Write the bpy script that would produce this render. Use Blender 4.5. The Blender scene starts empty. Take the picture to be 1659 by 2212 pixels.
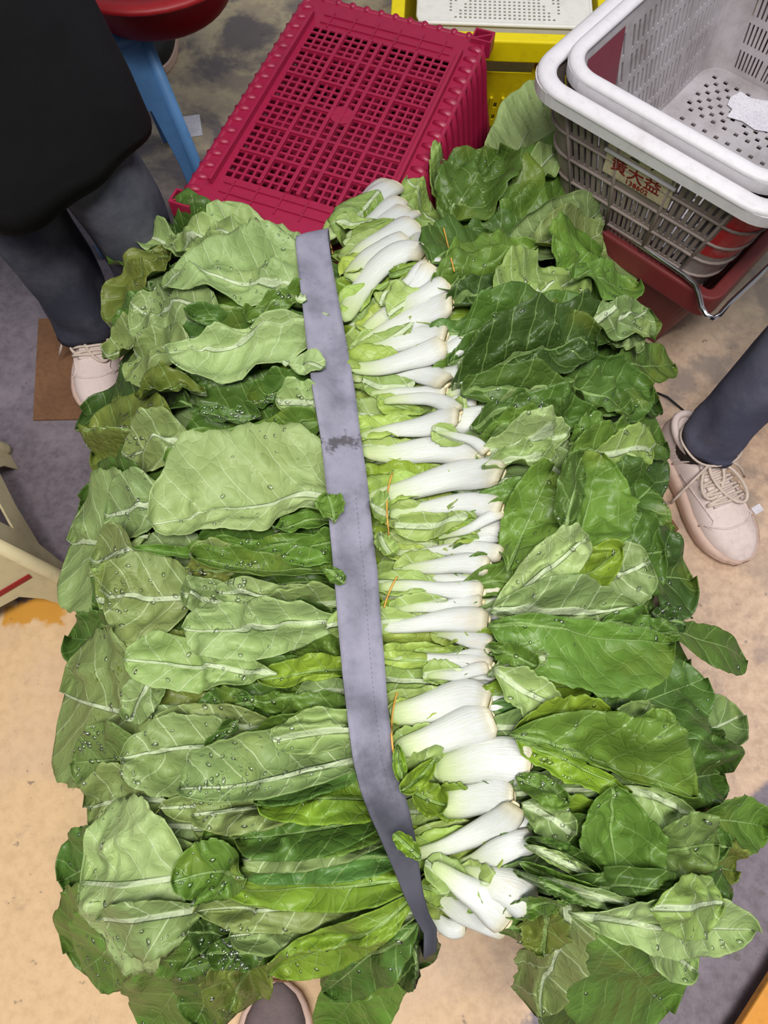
import bpy, bmesh, math, random
import numpy as np
from mathutils import Vector, Matrix, Euler
from mathutils.geometry import tessellate_polygon

# ------------------------------------------------------------------ camera, world, lights, exposure
SC = bpy.context.scene
COL = SC.collection
F_PX, TILT, CAM_H = 1600.0, math.radians(22.0), 1.25
cam_d = bpy.data.cameras.new('camera')
cam_d.sensor_fit = 'VERTICAL'; cam_d.sensor_height = 36.0
cam_d.lens = 36.0 * F_PX / 2212.0
cam_d.clip_start = 0.02
cam = bpy.data.objects.new('camera', cam_d); COL.objects.link(cam)
cam.location = (0, 0, CAM_H); cam.rotation_euler = (TILT, 0, 0)
SC.camera = cam

wld = bpy.data.worlds.new('market_hall_light'); SC.world = wld; wld.use_nodes = True
wld.node_tree.nodes['Background'].inputs[0].default_value = (0.86, 0.90, 1.0, 1)
wld.node_tree.nodes['Background'].inputs[1].default_value = 0.25

def tube_lamp(name, loc, rz, power, size=(1.2, 0.12), col=(1.0, 0.97, 0.93)):
    l = bpy.data.lights.new(name, 'AREA'); l.shape = 'RECTANGLE'; l.size, l.size_y = size
    l.energy = power; l.color = col
    o = bpy.data.objects.new(name, l); COL.objects.link(o); o.location = loc; o.rotation_euler = (0, 0, rz)
    return o
tube_lamp('ceiling_tube_lamp', (0.25, -0.20, 2.75), 0.3, 46, (1.2, 0.25))
tube_lamp('ceiling_tube_lamp', (-0.50, -0.60, 2.75), 0.3, 40, (1.2, 0.25))
tube_lamp('ceiling_tube_lamp', (1.5, 1.3, 2.75), 1.4, 26, (1.2, 0.25), (0.95, 0.97, 1.0))

SC.view_settings.view_transform = 'Standard'
SC.view_settings.look = 'None'
SC.view_settings.exposure = 0.03
SC.view_settings.gamma = 1.0
SC.view_settings.use_curve_mapping = False

# ------------------------------------------------------------------ helpers
rng = np.random.default_rng(11)
random.seed(11)
CT, ST = math.cos(TILT), math.sin(TILT)

def at(px, py, z):
    """world x, y of the point at height z seen at photo pixel (px, py)"""
    dx, dy = (px - 829.5) / F_PX, -(py - 1106.0) / F_PX
    wy, wz = CT * dy + ST, ST * dy - CT
    t = (CAM_H - z) / -wz
    return dx * t, wy * t

def at3(px, py, z):
    x, y = at(px, py, z); return Vector((x, y, z))

def lin(c):
    return tuple(((v / 255) / 12.92 if v / 255 <= 0.04045 else ((v / 255 + 0.055) / 1.055) ** 2.4) for v in c)

def tag(o, label=None, cat=None, group=None, kind=None):
    if label: o['label'] = label
    if cat: o['category'] = cat
    if group: o['group'] = group
    if kind: o['kind'] = kind
    return o

def empty(name, loc, label=None, cat=None, group=None):
    o = bpy.data.objects.new(name, None); COL.objects.link(o); o.location = loc
    o.empty_display_size = 0.03
    return tag(o, label, cat, group)

def np_mesh(name, verts, quads, uvs=None, mat_idx=None, mats=(), smooth=True, attr=None):
    """verts (n,3); quads (m,4) or list of faces; uvs per vertex"""
    me = bpy.data.meshes.new(name)
    if isinstance(quads, np.ndarray):
        n, m = len(verts), len(quads)
        k = quads.shape[1]
        me.vertices.add(n); me.vertices.foreach_set('co', np.asarray(verts, dtype=np.float32).ravel())
        me.loops.add(m * k); me.loops.foreach_set('vertex_index', quads.astype(np.int32).ravel())
        me.polygons.add(m); me.polygons.foreach_set('loop_start', np.arange(0, m * k, k, dtype=np.int32))
        me.update(calc_edges=True)
    else:
        me.from_pydata([tuple(v) for v in verts], [], [tuple(q) for q in quads])
    if uvs is not None:
        li = np.empty(len(me.loops), dtype=np.int32); me.loops.foreach_get('vertex_index', li)
        ul = me.uv_layers.new(name='UVMap')
        ul.data.foreach_set('uv', np.asarray(uvs, dtype=np.float32)[li].ravel())
    for m_ in mats: me.materials.append(m_)
    if mat_idx is not None: me.polygons.foreach_set('material_index', np.asarray(mat_idx, dtype=np.int32))
    if smooth: me.polygons.foreach_set('use_smooth', np.ones(len(me.polygons), dtype=bool))
    me.validate(); me.update()
    return me

def link(name, me, parent=None, loc=(0, 0, 0)):
    o = bpy.data.objects.new(name, me); COL.objects.link(o)
    o.location = loc
    if parent is not None: o.parent = parent
    return o

class MB:
    """collects simple solids; build() links them as one mesh object"""
    def __init__(s): s.v = []; s.f = []
    def add(s, vs, fs):
        b = len(s.v); s.v += [tuple(v) for v in vs]; s.f += [tuple(i + b for i in f) for f in fs]
    def box(s, c, size, M=None):
        hx, hy, hz = size[0] / 2, size[1] / 2, size[2] / 2
        vs = [Vector((sx * hx, sy * hy, sz * hz)) for sx in (-1, 1) for sy in (-1, 1) for sz in (-1, 1)]
        if M is not None: vs = [M @ v for v in vs]
        vs = [v + Vector(c) for v in vs]
        s.add(vs, [(0, 1, 3, 2), (4, 6, 7, 5), (0, 4, 5, 1), (2, 3, 7, 6), (0, 2, 6, 4), (1, 5, 7, 3)])
    def tube(s, pts, rad, n=8, closed=False, flat=1.0):
        pts = [Vector(p) for p in pts]; N = len(pts)
        rads = rad if isinstance(rad, (list, tuple)) else [rad] * N
        rings = []
        up = Vector((0, 0, 1))
        for i, p in enumerate(pts):
            a = pts[(i - 1) % N] if (closed or i > 0) else p
            b = pts[(i + 1) % N] if (closed or i < N - 1) else p
            d = (b - a)
            if d.length < 1e-9: d = Vector((1, 0, 0))
            d.normalize()
            u = d.cross(up)
            if u.length < 1e-3: u = d.cross(Vector((0, 1, 0)))
            u.normalize(); w = u.cross(d).normalized()
            rings.append([p + (u * math.cos(t) + w * math.sin(t) * flat) * rads[i] for t in [2 * math.pi * k / n for k in range(n)]])
        vs = [v for r in rings for v in r]; fs = []
        M = N if closed else N - 1
        for i in range(M):
            j = (i + 1) % N
            for k in range(n):
                fs.append((i * n + k, i * n + (k + 1) % n, j * n + (k + 1) % n, j * n + k))
        if not closed:
            fs.append(tuple(reversed(range(n)))); fs.append(tuple((N - 1) * n + k for k in range(n)))
        s.add(vs, fs)
    def prism(s, poly, thick, M, holes=()):
        """polygon (2d points) with holes, extruded by thick along local z, placed by M"""
        loops = [list(poly)] + [list(h) for h in holes]
        flat = [p for l in loops for p in l]
        tris = tessellate_polygon([[Vector((p[0], p[1], 0)) for p in l] for l in loops])
        n = len(flat)
        vs = [M @ Vector((p[0], p[1], thick / 2)) for p in flat] + [M @ Vector((p[0], p[1], -thick / 2)) for p in flat]
        fs = []
        for t in tris:
            a, b, c = t
            area = (flat[b][0] - flat[a][0]) * (flat[c][1] - flat[a][1]) - (flat[c][0] - flat[a][0]) * (flat[b][1] - flat[a][1])
            if area < 0: a, b, c = a, c, b
            fs.append((a, b, c)); fs.append((a + n, c + n, b + n))
        off = 0
        for l in loops:
            m = len(l)
            for i in range(m):
                j = (i + 1) % m
                fs.append((off + i, off + j, off + j + n, off + i + n))
            off += m
        s.add(vs, fs)
    def build(s, name, mat, parent=None, loc=(0, 0, 0), smooth=False, bevel=0.0, fix=True):
        me = bpy.data.meshes.new(name); me.from_pydata(s.v, [], s.f); me.materials.append(mat)
        if fix:
            bm = bmesh.new(); bm.from_mesh(me); bmesh.ops.recalc_face_normals(bm, faces=bm.faces); bm.to_mesh(me); bm.free()
        if smooth: me.polygons.foreach_set('use_smooth', [True] * len(me.polygons))
        o = link(name, me, parent, loc)
        if bevel:
            b = o.modifiers.new('bevel', 'BEVEL'); b.width = bevel; b.segments = 2; b.limit_method = 'ANGLE'
        return o

# ------------------------------------------------------------------ materials
class NT:
    def __init__(s, name):
        s.m = bpy.data.materials.new(name); s.m.use_nodes = True
        s.t = s.m.node_tree; s.p = s.t.nodes['Principled BSDF']; s.out = s.t.nodes['Material Output']
    def n(s, kind, **kw):
        nd = s.t.nodes.new(kind)
        for k, v in kw.items():
            if k.startswith('i_'): nd.inputs[k[2:].replace('_', ' ')].default_value = v
            else: setattr(nd, k, v)
        return nd
    def l(s, a, b): s.t.links.new(a, b)
    def val(s, sock, v):
        if hasattr(v, 'is_output'): s.l(v, sock)
        else: sock.default_value = v
    def math(s, op, a, b=0.0, c=None, clamp=False):
        nd = s.n('ShaderNodeMath', operation=op); nd.use_clamp = clamp
        s.val(nd.inputs[0], a); s.val(nd.inputs[1], b)
        if c is not None: s.val(nd.inputs[2], c)
        return nd.outputs[0]
    def sstep(s, v, lo, hi):
        nd = s.n('ShaderNodeMapRange'); nd.interpolation_type = 'SMOOTHSTEP'
        s.val(nd.inputs[0], v); nd.inputs[1].default_value = lo; nd.inputs[2].default_value = hi
        return nd.outputs[0]
    def mix(s, f, a, b, mode='MIX'):
        nd = s.n('ShaderNodeMix'); nd.data_type = 'RGBA'; nd.blend_type = mode
        s.val(nd.inputs[0], f)
        for i, v in ((6, a), (7, b)):
            if hasattr(v, 'is_output'): s.l(v, nd.inputs[i])
            else: nd.inputs[i].default_value = (*v[:3], 1)
        return nd.outputs[2]
    def noise(s, vec, scale, detail=4, rough=0.55, dist=0.0):
        nd = s.n('ShaderNodeTexNoise'); nd.inputs['Scale'].default_value = scale; nd.inputs['Detail'].default_value = detail
        nd.inputs['Roughness'].default_value = rough; nd.inputs['Distortion'].default_value = dist
        if vec is not None: s.l(vec, nd.inputs['Vector'])
        return nd.outputs[0]
    def obj(s): return s.n('ShaderNodeTexCoord').outputs['Object']
    def uv(s): return s.n('ShaderNodeTexCoord').outputs['UV']
    def sep(s, v):
        nd = s.n('ShaderNodeSeparateXYZ'); s.l(v, nd.inputs[0]); return nd.outputs
    def bump(s, h, strength=0.3, dist=0.002, prev=None):
        nd = s.n('ShaderNodeBump'); nd.inputs['Strength'].default_value = strength; nd.inputs['Distance'].default_value = dist
        s.val(nd.inputs['Height'], h)
        if prev is not None: s.l(prev, nd.inputs['Normal'])
        return nd.outputs[0]
    def set(s, **kw):
        for k, v in kw.items():
            s.val(s.p.inputs[k.replace('_', ' ')], v if hasattr(v, 'is_output') or not isinstance(v, tuple) else (*v[:3], 1))
        return s

def plastic(name, rgb, rough=0.4, dirt=0.25, dirt_rgb=(90, 80, 70), scale=9.0, bump=0.1, dirt_lo=0.52, trans=0.0):
    t = NT(name); o = t.obj()
    n1 = t.noise(o, scale, 6, 0.65); n2 = t.noise(o, scale * 8, 3, 0.6)
    f = t.math('MULTIPLY', t.sstep(n1, dirt_lo, 0.78), dirt)
    c = t.mix(f, lin(rgb), lin(dirt_rgb))
    c = t.mix(t.math('MULTIPLY', t.sstep(n2, 0.45, 0.75), 0.12), c, lin(tuple(v * 0.6 for v in rgb)))
    t.l(c, t.p.inputs['Base Color'])
    t.set(Roughness=t.math('ADD', rough, t.math('MULTIPLY', n1, 0.2)))
    t.l(t.bump(n2, bump, 0.001), t.p.inputs['Normal'])
    if trans: t.p.inputs['Transmission Weight'].default_value = trans
    return t.m

def cloth(name, rgb, rgb2, weave=900.0, rough=0.9, patch=6.0):
    t = NT(name); o = t.obj()
    n1 = t.noise(o, patch, 5, 0.6)
    w = t.noise(o, weave, 2, 0.5)
    c = t.mix(t.sstep(n1, 0.35, 0.7), lin(rgb), lin(rgb2))
    c = t.mix(t.math('MULTIPLY', t.sstep(w, 0.4, 0.7), 0.25), c, lin(tuple(v * 0.6 for v in rgb)))
    t.l(c, t.p.inputs['Base Color']); t.set(Roughness=rough)
    t.l(t.bump(w, 0.3, 0.0008, t.bump(n1, 0.4, 0.01)), t.p.inputs['Normal'])
    t.p.inputs['Specular IOR Level'].default_value = 0.2
    return t.m

def leaf_material(name, under):
    """blade coloured by the object colour; midrib, side veins and fine net in leaf coordinates (metres)"""
    t = NT(name)
    uv = t.uv(); s_, t_, _ = t.sep(uv)
    oi = t.n('ShaderNodeObjectInfo')
    col = oi.outputs['Color']
    P = t.n('ShaderNodeTexCoord').outputs['Object']
    wob = t.noise(P, 28, 2, 0.5)
    wob2 = t.math('MULTIPLY', t.math('SUBTRACT', wob, 0.5), 0.012)
    at_ = t.math('ABSOLUTE', t_)
    sg = t.math('MULTIPLY', t.math('SIGN', t_), 0.25)
    # side veins leave the midrib at a slant and curve forward
    ph = t.math('SUBTRACT', t.math('ADD', s_, wob2), t.math('MULTIPLY', t.math('POWER', at_, 0.92), 0.62))
    ph = t.math('ADD', t.math('DIVIDE', ph, 0.031), sg)
    fr = t.math('ABSOLUTE', t.math('SUBTRACT', t.math('FRACT', ph), 0.5))
    side = t.math('SUBTRACT', 1.0, t.sstep(fr, 0.008, 0.048))
    side_soft = t.math('SUBTRACT', 1.0, t.sstep(fr, 0.0, 0.5))
    # midrib narrows towards the tip (s runs 0..~0.2 m)
    midw = t.math('SUBTRACT', 0.0036 if under else 0.0022, t.math('MULTIPLY', s_, 0.013))
    midw = t.math('MAXIMUM', midw, 0.0006)
    mid = t.math('SUBTRACT', 1.0, t.sstep(t.math('DIVIDE', at_, midw), 0.6, 1.15))
    vor = t.n('ShaderNodeTexVoronoi'); vor.feature = 'DISTANCE_TO_EDGE'; vor.inputs['Scale'].default_value = 64
    t.l(t.n('ShaderNodeTexCoord').outputs['Object'], vor.inputs['Vector'])
    net = t.math('SUBTRACT', 1.0, t.sstep(vor.outputs['Distance'], 0.0, 0.10))
    fade = t.math('SUBTRACT', 1.0, t.sstep(at_, 0.03, 0.085))
    big = t.noise(P, 17, 3, 0.6)
    blade = t.mix(t.sstep(big, 0.42, 0.72), col, t.mix(0.45, col, lin((56, 84, 24) if not under else (112, 142, 74))))
    blade = t.mix(t.math('MULTIPLY', t.sstep(t.noise(P, 9, 3, 0.5), 0.56, 0.72), 0.35), blade, lin((150, 160, 60)))
    pale = lin((190, 208, 156)) if under else lin((144, 174, 98))
    if under:
        blade = t.mix(0.42, blade, lin((156, 178, 116)))
    vein = t.math('MAXIMUM', t.math('MULTIPLY', side, t.math('MULTIPLY', fade, 0.78 if under else 0.5)),
                  t.math('MULTIPLY', net, 0.05))
    c = t.mix(vein, blade, pale)
    c = t.mix(t.math('MULTIPLY', mid, 0.9 if under else 0.7), c, lin((204, 218, 178)) if under else lin((150, 180, 108)))
    t.l(c, t.p.inputs['Base Color'])
    h = t.math('ADD', t.math('ADD', t.math('MULTIPLY', side_soft, 0.35 if under else -0.35), t.math('MULTIPLY', side, 0.15 if under else -0.15)), t.math('MULTIPLY', net, 0.12 if under else -0.12))
    h = t.math('ADD', h, t.math('MULTIPLY', mid, 1.0 if under else -0.5))
    h = t.math('ADD', h, t.math('MULTIPLY', big, 1.5))
    h = t.math('ADD', h, t.math('MULTIPLY', t.sstep(vor.outputs['Distance'], 0.0, 0.5), -0.22 if under else 0.22))
    nrm = t.bump(h, 0.7, 0.0034)
    t.l(nrm, t.p.inputs['Normal'])
    t.set(Roughness=t.math('ADD', 0.26 if not under else 0.36, t.math('MULTIPLY', big, 0.3)))
    t.p.inputs['Specular IOR Level'].default_value = 0.42
    tr = t.n('ShaderNodeBsdfTranslucent'); t.l(t.mix(0.5, c, lin((140, 175, 40))), tr.inputs['Color']); t.l(nrm, tr.inputs['Normal'])
    ms = t.n('ShaderNodeMixShader'); ms.inputs[0].default_value = 0.22
    t.l(t.p.outputs[0], ms.inputs[1]); t.l(tr.outputs[0], ms.inputs[2]); t.l(ms.outputs[0], t.out.inputs[0])
    return t.m

def stalk_material():
    t = NT('white_stalk'); uv = t.uv(); s_, t_, _ = t.sep(uv)
    P = t.obj()
    cr = t.n('ShaderNodeValToRGB'); e = cr.color_ramp.elements
    e[0].position = 0.0; e[0].color = (*lin((186, 176, 138)), 1)
    e[1].position = 1.0; e[1].color = (*lin((164, 186, 116)), 1)
    for p, c in ((0.05, (198, 193, 172)), (0.16, (203, 205, 204)), (0.62, (199, 203, 194)), (0.85, (184, 197, 148))):
        k = e.new(p); k.color = (*lin(c), 1)
    t.l(s_, cr.inputs[0])
    cmb = t.n('ShaderNodeCombineXYZ'); t.l(t.math('MULTIPLY', s_, 1.2), cmb.inputs[0]); t.l(t.math('MULTIPLY', t_, 26), cmb.inputs[1])
    lines = t.noise(cmb.outputs[0], 3.0, 4, 0.6)
    big = t.noise(P, 22, 4, 0.6)
    c = t.mix(t.math('MULTIPLY', t.sstep(lines, 0.45, 0.72), 0.5), cr.outputs[0], lin((176, 186, 148)))
    c = t.mix(t.math('MULTIPLY', t.sstep(big, 0.60, 0.74), 0.3), c, lin((204, 186, 160)))
    t.l(c, t.p.inputs['Base Color'])
    t.set(Roughness=0.33)
    t.l(t.bump(big, 0.15, 0.004, t.bump(lines, 0.6, 0.0014)), t.p.inputs['Normal'])
    return t.m

def root_material():
    t = NT('cut_root_end'); P = t.obj(); n = t.noise(P, 130, 4, 0.6)
    c = t.mix(t.sstep(n, 0.4, 0.7), lin((224, 216, 180)), lin((190, 168, 118)))
    t.l(c, t.p.inputs['Base Color']); t.set(Roughness=0.6); t.l(t.bump(n, 0.5, 0.002), t.p.inputs['Normal'])
    return t.m

def strap_material():
    t = NT('grey_webbing'); uv = t.uv(); s_, t_, _ = t.sep(uv); P = t.obj()
    n = t.noise(P, 30, 5, 0.65); w = t.n('ShaderNodeTexWave'); w.inputs['Scale'].default_value = 60; w.wave_type = 'BANDS'; w.bands_direction = 'X'
    mp = t.n('ShaderNodeCombineXYZ'); t.l(t.math('MULTIPLY', t_, 1.0), mp.inputs[0]); t.l(t.math('MULTIPLY', s_, 0.15), mp.inputs[1])
    t.l(mp.outputs[0], w.inputs['Vector'])
    fine = t.noise(P, 900, 2, 0.5)
    c = t.mix(t.sstep(n, 0.35, 0.75), lin((138, 136, 152)), lin((112, 110, 124)))
    # shade painted into the strap's end as it turns down, and smudges, both with their own place on the webbing
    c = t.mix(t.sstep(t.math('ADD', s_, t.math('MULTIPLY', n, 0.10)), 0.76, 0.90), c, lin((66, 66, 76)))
    d = t.math('ADD', t.math('ABSOLUTE', t.math('SUBTRACT', s_, 0.295)), t.math('MULTIPLY', t.noise(P, 75, 4, 0.7), 0.10))
    c = t.mix(t.math('MULTIPLY', t.math('SUBTRACT', 1.0, t.sstep(d, 0.045, 0.062)), 0.8), c, lin((60, 56, 56)))
    c = t.mix(t.math('MULTIPLY', t.sstep(t.noise(P, 55, 5, 0.7), 0.62, 0.72), 0.35), c, lin((84, 82, 90)))
    # stitched line
    st = t.math('MULTIPLY', t.math('SUBTRACT', 1.0, t.sstep(t.math('ABSOLUTE', t.math('SUBTRACT', t_, 0.68)), 0.006, 0.016)),
                t.math('MULTIPLY', t.sstep(s_, 0.36, 0.38), t.math('GREATER_THAN', t.math('SINE', t.math('MULTIPLY', s_, 900)), -0.1)))
    c = t.mix(t.math('MULTIPLY', st, 0.5), c, lin((72, 70, 84)))
    t.l(c, t.p.inputs['Base Color']); t.set(Roughness=0.75)
    t.l(t.bump(fine, 0.4, 0.0006, t.bump(w.outputs[0], 0.25, 0.0006)), t.p.inputs['Normal'])
    return t.m

def floor_material():
    t = NT('worn_painted_concrete')
    P = t.n('ShaderNodeNewGeometry').outputs['Position']
    x, y, _ = t.sep(P)
    big = t.noise(P, 3.2, 6, 0.62, 0.4); mid = t.noise(P, 9, 6, 0.66); fin = t.noise(P, 55, 5, 0.7); spk = t.noise(P, 120, 2, 0.5)
    wx = t.math('ADD', x, t.math('MULTIPLY', t.math('SUBTRACT', mid, 0.5), 0.16))
    wy = t.math('ADD', y, t.math('MULTIPLY', t.math('SUBTRACT', mid, 0.5), 0.16))
    paint = t.mix(t.sstep(fin, 0.35, 0.75), lin((214, 180, 136)), lin((198, 164, 122)))
    paint = t.mix(t.math('MULTIPLY', t.sstep(big, 0.48, 0.70), 0.45), paint, lin((196, 168, 148)))
    rgt = t.sstep(t.math('ADD', x, t.math('MULTIPLY', big, 0.25)), 0.12, 0.42)
    paint = t.mix(t.math('MULTIPLY', rgt, 0.85), paint, t.mix(t.sstep(fin, 0.3, 0.7), lin((206, 178, 154)), lin((176, 148, 128))))
    paint = t.mix(t.math('MULTIPLY', t.math('MULTIPLY', rgt, t.sstep(t.noise(P, 13, 6, 0.7), 0.52, 0.70)), 0.65), paint, lin((136, 118, 110)))
    paint = t.mix(t.math('MULTIPLY', t.sstep(t.noise(P, 21, 5, 0.7), 0.60, 0.74), 0.4), paint, lin((140, 116, 100)))
    conc = t.mix(t.sstep(fin, 0.3, 0.75), lin((118, 108, 116)), lin((88, 80, 88)))
    conc = t.mix(t.math('MULTIPLY', t.sstep(mid, 0.45, 0.7), 0.6), conc, lin((134, 124, 132)))
    back = t.mix(t.sstep(mid, 0.4, 0.62), lin((182, 168, 136)), lin((162, 148, 126)))
    # older, dirtier paint further back
    c = t.mix(t.sstep(wy, 0.75, 1.15), paint, back)
    c = t.mix(t.math('MULTIPLY', t.sstep(t.math('ADD', x, y), 0.8, 1.3), t.math('MULTIPLY', t.sstep(t.noise(P, 7, 6, 0.6), 0.5, 0.62), 0.7)), c, lin((128, 116, 108)))
    blot = t.math('MULTIPLY', t.sstep(t.noise(P, 4.6, 7, 0.62, 0.3), 0.47, 0.60), t.sstep(y, 0.85, 1.25))
    c = t.mix(t.math('MULTIPLY', blot, 0.9), c, lin((96, 88, 92)))
    # bare concrete strip on the left, between y 0.33 and the person
    m1 = t.math('MULTIPLY', t.math('SUBTRACT', 1.0, t.sstep(wx, -0.34, -0.30)), t.sstep(wy, 0.325, 0.335))
    m1 = t.math('MULTIPLY', m1, t.math('SUBTRACT', 1.0, t.sstep(wy, 1.15, 1.45)))
    c = t.mix(m1, c, conc)
    # orange paint showing along the edge of that strip
    ed = t.math('MULTIPLY', t.sstep(wy, 0.285, 0.30), t.math('SUBTRACT', 1.0, t.sstep(wy, 0.33, 0.34)))
    ed = t.math('MULTIPLY', ed, t.math('MULTIPLY', t.math('SUBTRACT', 1.0, t.sstep(wx, -0.46, -0.42)), t.sstep(t.noise(P, 14, 3, 0.5), 0.42, 0.5)))
    c = t.mix(ed, c, lin((196, 138, 42)))
    # bare concrete patch near the lower right
    dd = t.math('SUBTRACT', t.math('MULTIPLY', wx, 0.72), wy)
    m2 = t.math('MULTIPLY', t.sstep(dd, 0.385, 0.40), t.sstep(wx, 0.20, 0.22))
    c = t.mix(m2, c, conc)
    sp = t.sstep(t.noise(P, 38, 3, 0.6), 0.66, 0.72)
    c = t.mix(t.math('MULTIPLY', sp, 0.6), c, lin((88, 78, 74)))
    sp2 = t.sstep(spk, 0.74, 0.78)
    c = t.mix(t.math('MULTIPLY', sp2, 0.55), c, lin((52, 46, 44)))
    t.l(c, t.p.inputs['Base Color'])
    t.set(Roughness=t.math('ADD', 0.42, t.math('MULTIPLY', mid, 0.35)))
    t.l(t.bump(fin, 0.25, 0.002, t.bump(mid, 0.2, 0.006)), t.p.inputs['Normal'])
    return t.m

M_UP, M_LOW = leaf_material('leaf_upper_side', False), leaf_material('leaf_lower_side', True)
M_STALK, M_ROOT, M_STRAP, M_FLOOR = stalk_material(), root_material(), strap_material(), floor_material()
M_RED = plastic('crimson_plastic', (150, 26, 62), 0.30, 0.35, (96, 24, 44), 7, 0.12)
M_WHITE = plastic('white_plastic_scuffed', (180, 174, 178), 0.42, 0.7, (112, 100, 96), 7, 0.15, 0.36)
M_GRIMY = plastic('grimy_white_plastic', (146, 132, 126), 0.42, 0.8, (88, 76, 70), 7, 0.15, 0.34)
M_WHITE2 = plastic('white_plastic_rim', (214, 210, 214), 0.38, 0.35, (150, 138, 128), 10, 0.12)
M_TRAY = plastic('white_tray_plastic', (224, 222, 214), 0.4, 0.2, (170, 160, 140), 8)
M_YELLOW = plastic('yellow_plastic', (226, 206, 8), 0.35, 0.25, (150, 128, 20), 8)
M_MAROON = plastic('maroon_plastic', (116, 44, 44), 0.4, 0.4, (78, 40, 38), 8)
M_CREAM = plastic('cream_plastic', (200, 186, 146), 0.4, 0.45, (140, 130, 110), 6)
M_BLUE = plastic('blue_plastic', (92, 142, 196), 0.4, 0.2, (60, 90, 140), 6)
M_REDB = plastic('dark_red_plastic', (140, 14, 22), 0.4, 0.2, (90, 10, 14), 6)
M_ORANGE = plastic('orange_painted_board', (206, 138, 44), 0.5, 0.6, (96, 66, 36), 14, 0.3)
M_BLACK = cloth('black_apron_cloth', (14, 14, 16), (24, 24, 28), 700, 0.85, 4)
M_JEANS = cloth('dark_denim', (60, 62, 76), (98, 98, 108), 1100, 0.95, 7)
M_JEANS2 = cloth('grey_blue_denim', (82, 84, 106), (118, 118, 136), 1100, 0.95, 6)
M_SHOE = plastic('white_shoe_leather', (216, 198, 192), 0.6, 0.5, (176, 150, 138), 18, 0.1)
M_SOLE = plastic('shoe_sole_rubber', (206, 176, 160), 0.55, 0.6, (160, 120, 100), 16)
M_LACE = cloth('shoe_lace', (216, 198, 184), (196, 180, 168), 900, 0.9, 30)
M_DARK = plastic('dark_rubber', (18, 18, 18), 0.6, 0.2, (40, 40, 40), 10)
M_GREYSHOE = cloth('grey_canvas', (120, 106, 106), (98, 88, 90), 800, 0.9, 14)
M_CARD = cloth('brown_cardboard', (128, 92, 66), (108, 78, 58), 120, 0.95, 5)
M_PAPER = cloth('white_paper', (222, 218, 226), (206, 202, 212), 200, 0.9, 12)
M_LABEL = cloth('cream_label', (212, 198, 166), (190, 176, 150), 200, 0.7, 12)
M_REDINK = cloth('red_ink', (140, 30, 30), (112, 26, 26), 200, 0.8, 20)
M_BLACKINK = cloth('black_ink', (30, 26, 26), (40, 34, 34), 200, 0.8, 20)
M_GREENINK = cloth('green_ink', (28, 92, 70), (24, 80, 60), 200, 0.8, 20)
M_SUPPORT = plastic('grey_crate_plastic', (70, 72, 70), 0.5, 0.3, (50, 48, 44), 6)
M_RUBBER = plastic('yellow_rubber', (198, 152, 66), 0.45, 0.1)
_t = NT('chrome_rod'); _t.set(Metallic=1.0, Roughness=0.18); _t.p.inputs['Base Color'].default_value = (0.75, 0.75, 0.78, 1); M_CHROME = _t.m
_t = NT('water'); _g = _t.n('ShaderNodeBsdfGlossy'); _g.inputs['Roughness'].default_value = 0.03
_tr = _t.n('ShaderNodeBsdfTransparent'); _fr = _t.n('ShaderNodeFresnel'); _fr.inputs['IOR'].default_value = 1.45
_ms = _t.n('ShaderNodeMixShader'); _t.l(_t.math('ADD', _fr.outputs[0], 0.14), _ms.inputs[0]); _t.l(_tr.outputs[0], _ms.inputs[1]); _t.l(_g.outputs[0], _ms.inputs[2]); _t.l(_ms.outputs[0], _t.out.inputs[0]); M_WATER = _t.m
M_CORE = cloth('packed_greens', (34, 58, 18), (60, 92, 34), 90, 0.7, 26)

# ------------------------------------------------------------------ the floor
fl = MB(); fl.add([(-3, -2.2, 0), (3, -2.2, 0), (3, 4, 0), (-3, 4, 0)], [(0, 1, 2, 3)])
floor = fl.build('floor', M_FLOOR); tag(floor, 'worn beige painted concrete floor with grey bare patches', None, None, 'structure')

# ------------------------------------------------------------------ crates and baskets
def ring(hx, hy, r, fx, fy, nc=4):
    """points and outward normals round a rounded rectangle, with a tag for each column between points"""
    P, N, T = [], [], []
    sides = [((-1, -1), (1, 0), hx, fx, 'f'), ((1, -1), (0, 1), hy, fy, 'r'), ((1, 1), (-1, 0), hx, fx, 'b'), ((-1, 1), (0, -1), hy, fy, 'l')]
    for (cx, cy), (dx, dy), h, fr, nm in sides:
        nx, ny = dy, -dx
        if dx: sx, sy = -dx * (hx - r), cy * hy; ln = 2 * (hx - r)
        else: sx, sy = cx * hx, -dy * (hy - r); ln = 2 * (hy - r)
        for i, f in enumerate(fr):
            P.append((sx + dx * ln * f, sy + dy * ln * f)); N.append((nx, ny)); T.append((nm, i) if i < len(fr) - 1 else ('c', 0))
        # corner
        ex, ey = sx + dx * ln, sy + dy * ln
        ccx, ccy = ex - nx * r, ey - ny * r
        a0 = math.atan2(ny, nx)
        for k in range(1, nc):
            a = a0 + math.pi / 2 * k / nc
            P.append((ccx + r * math.cos(a), ccy + r * math.sin(a))); N.append((math.cos(a), math.sin(a))); T.append(('c', k))
    return P, N, T

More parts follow.
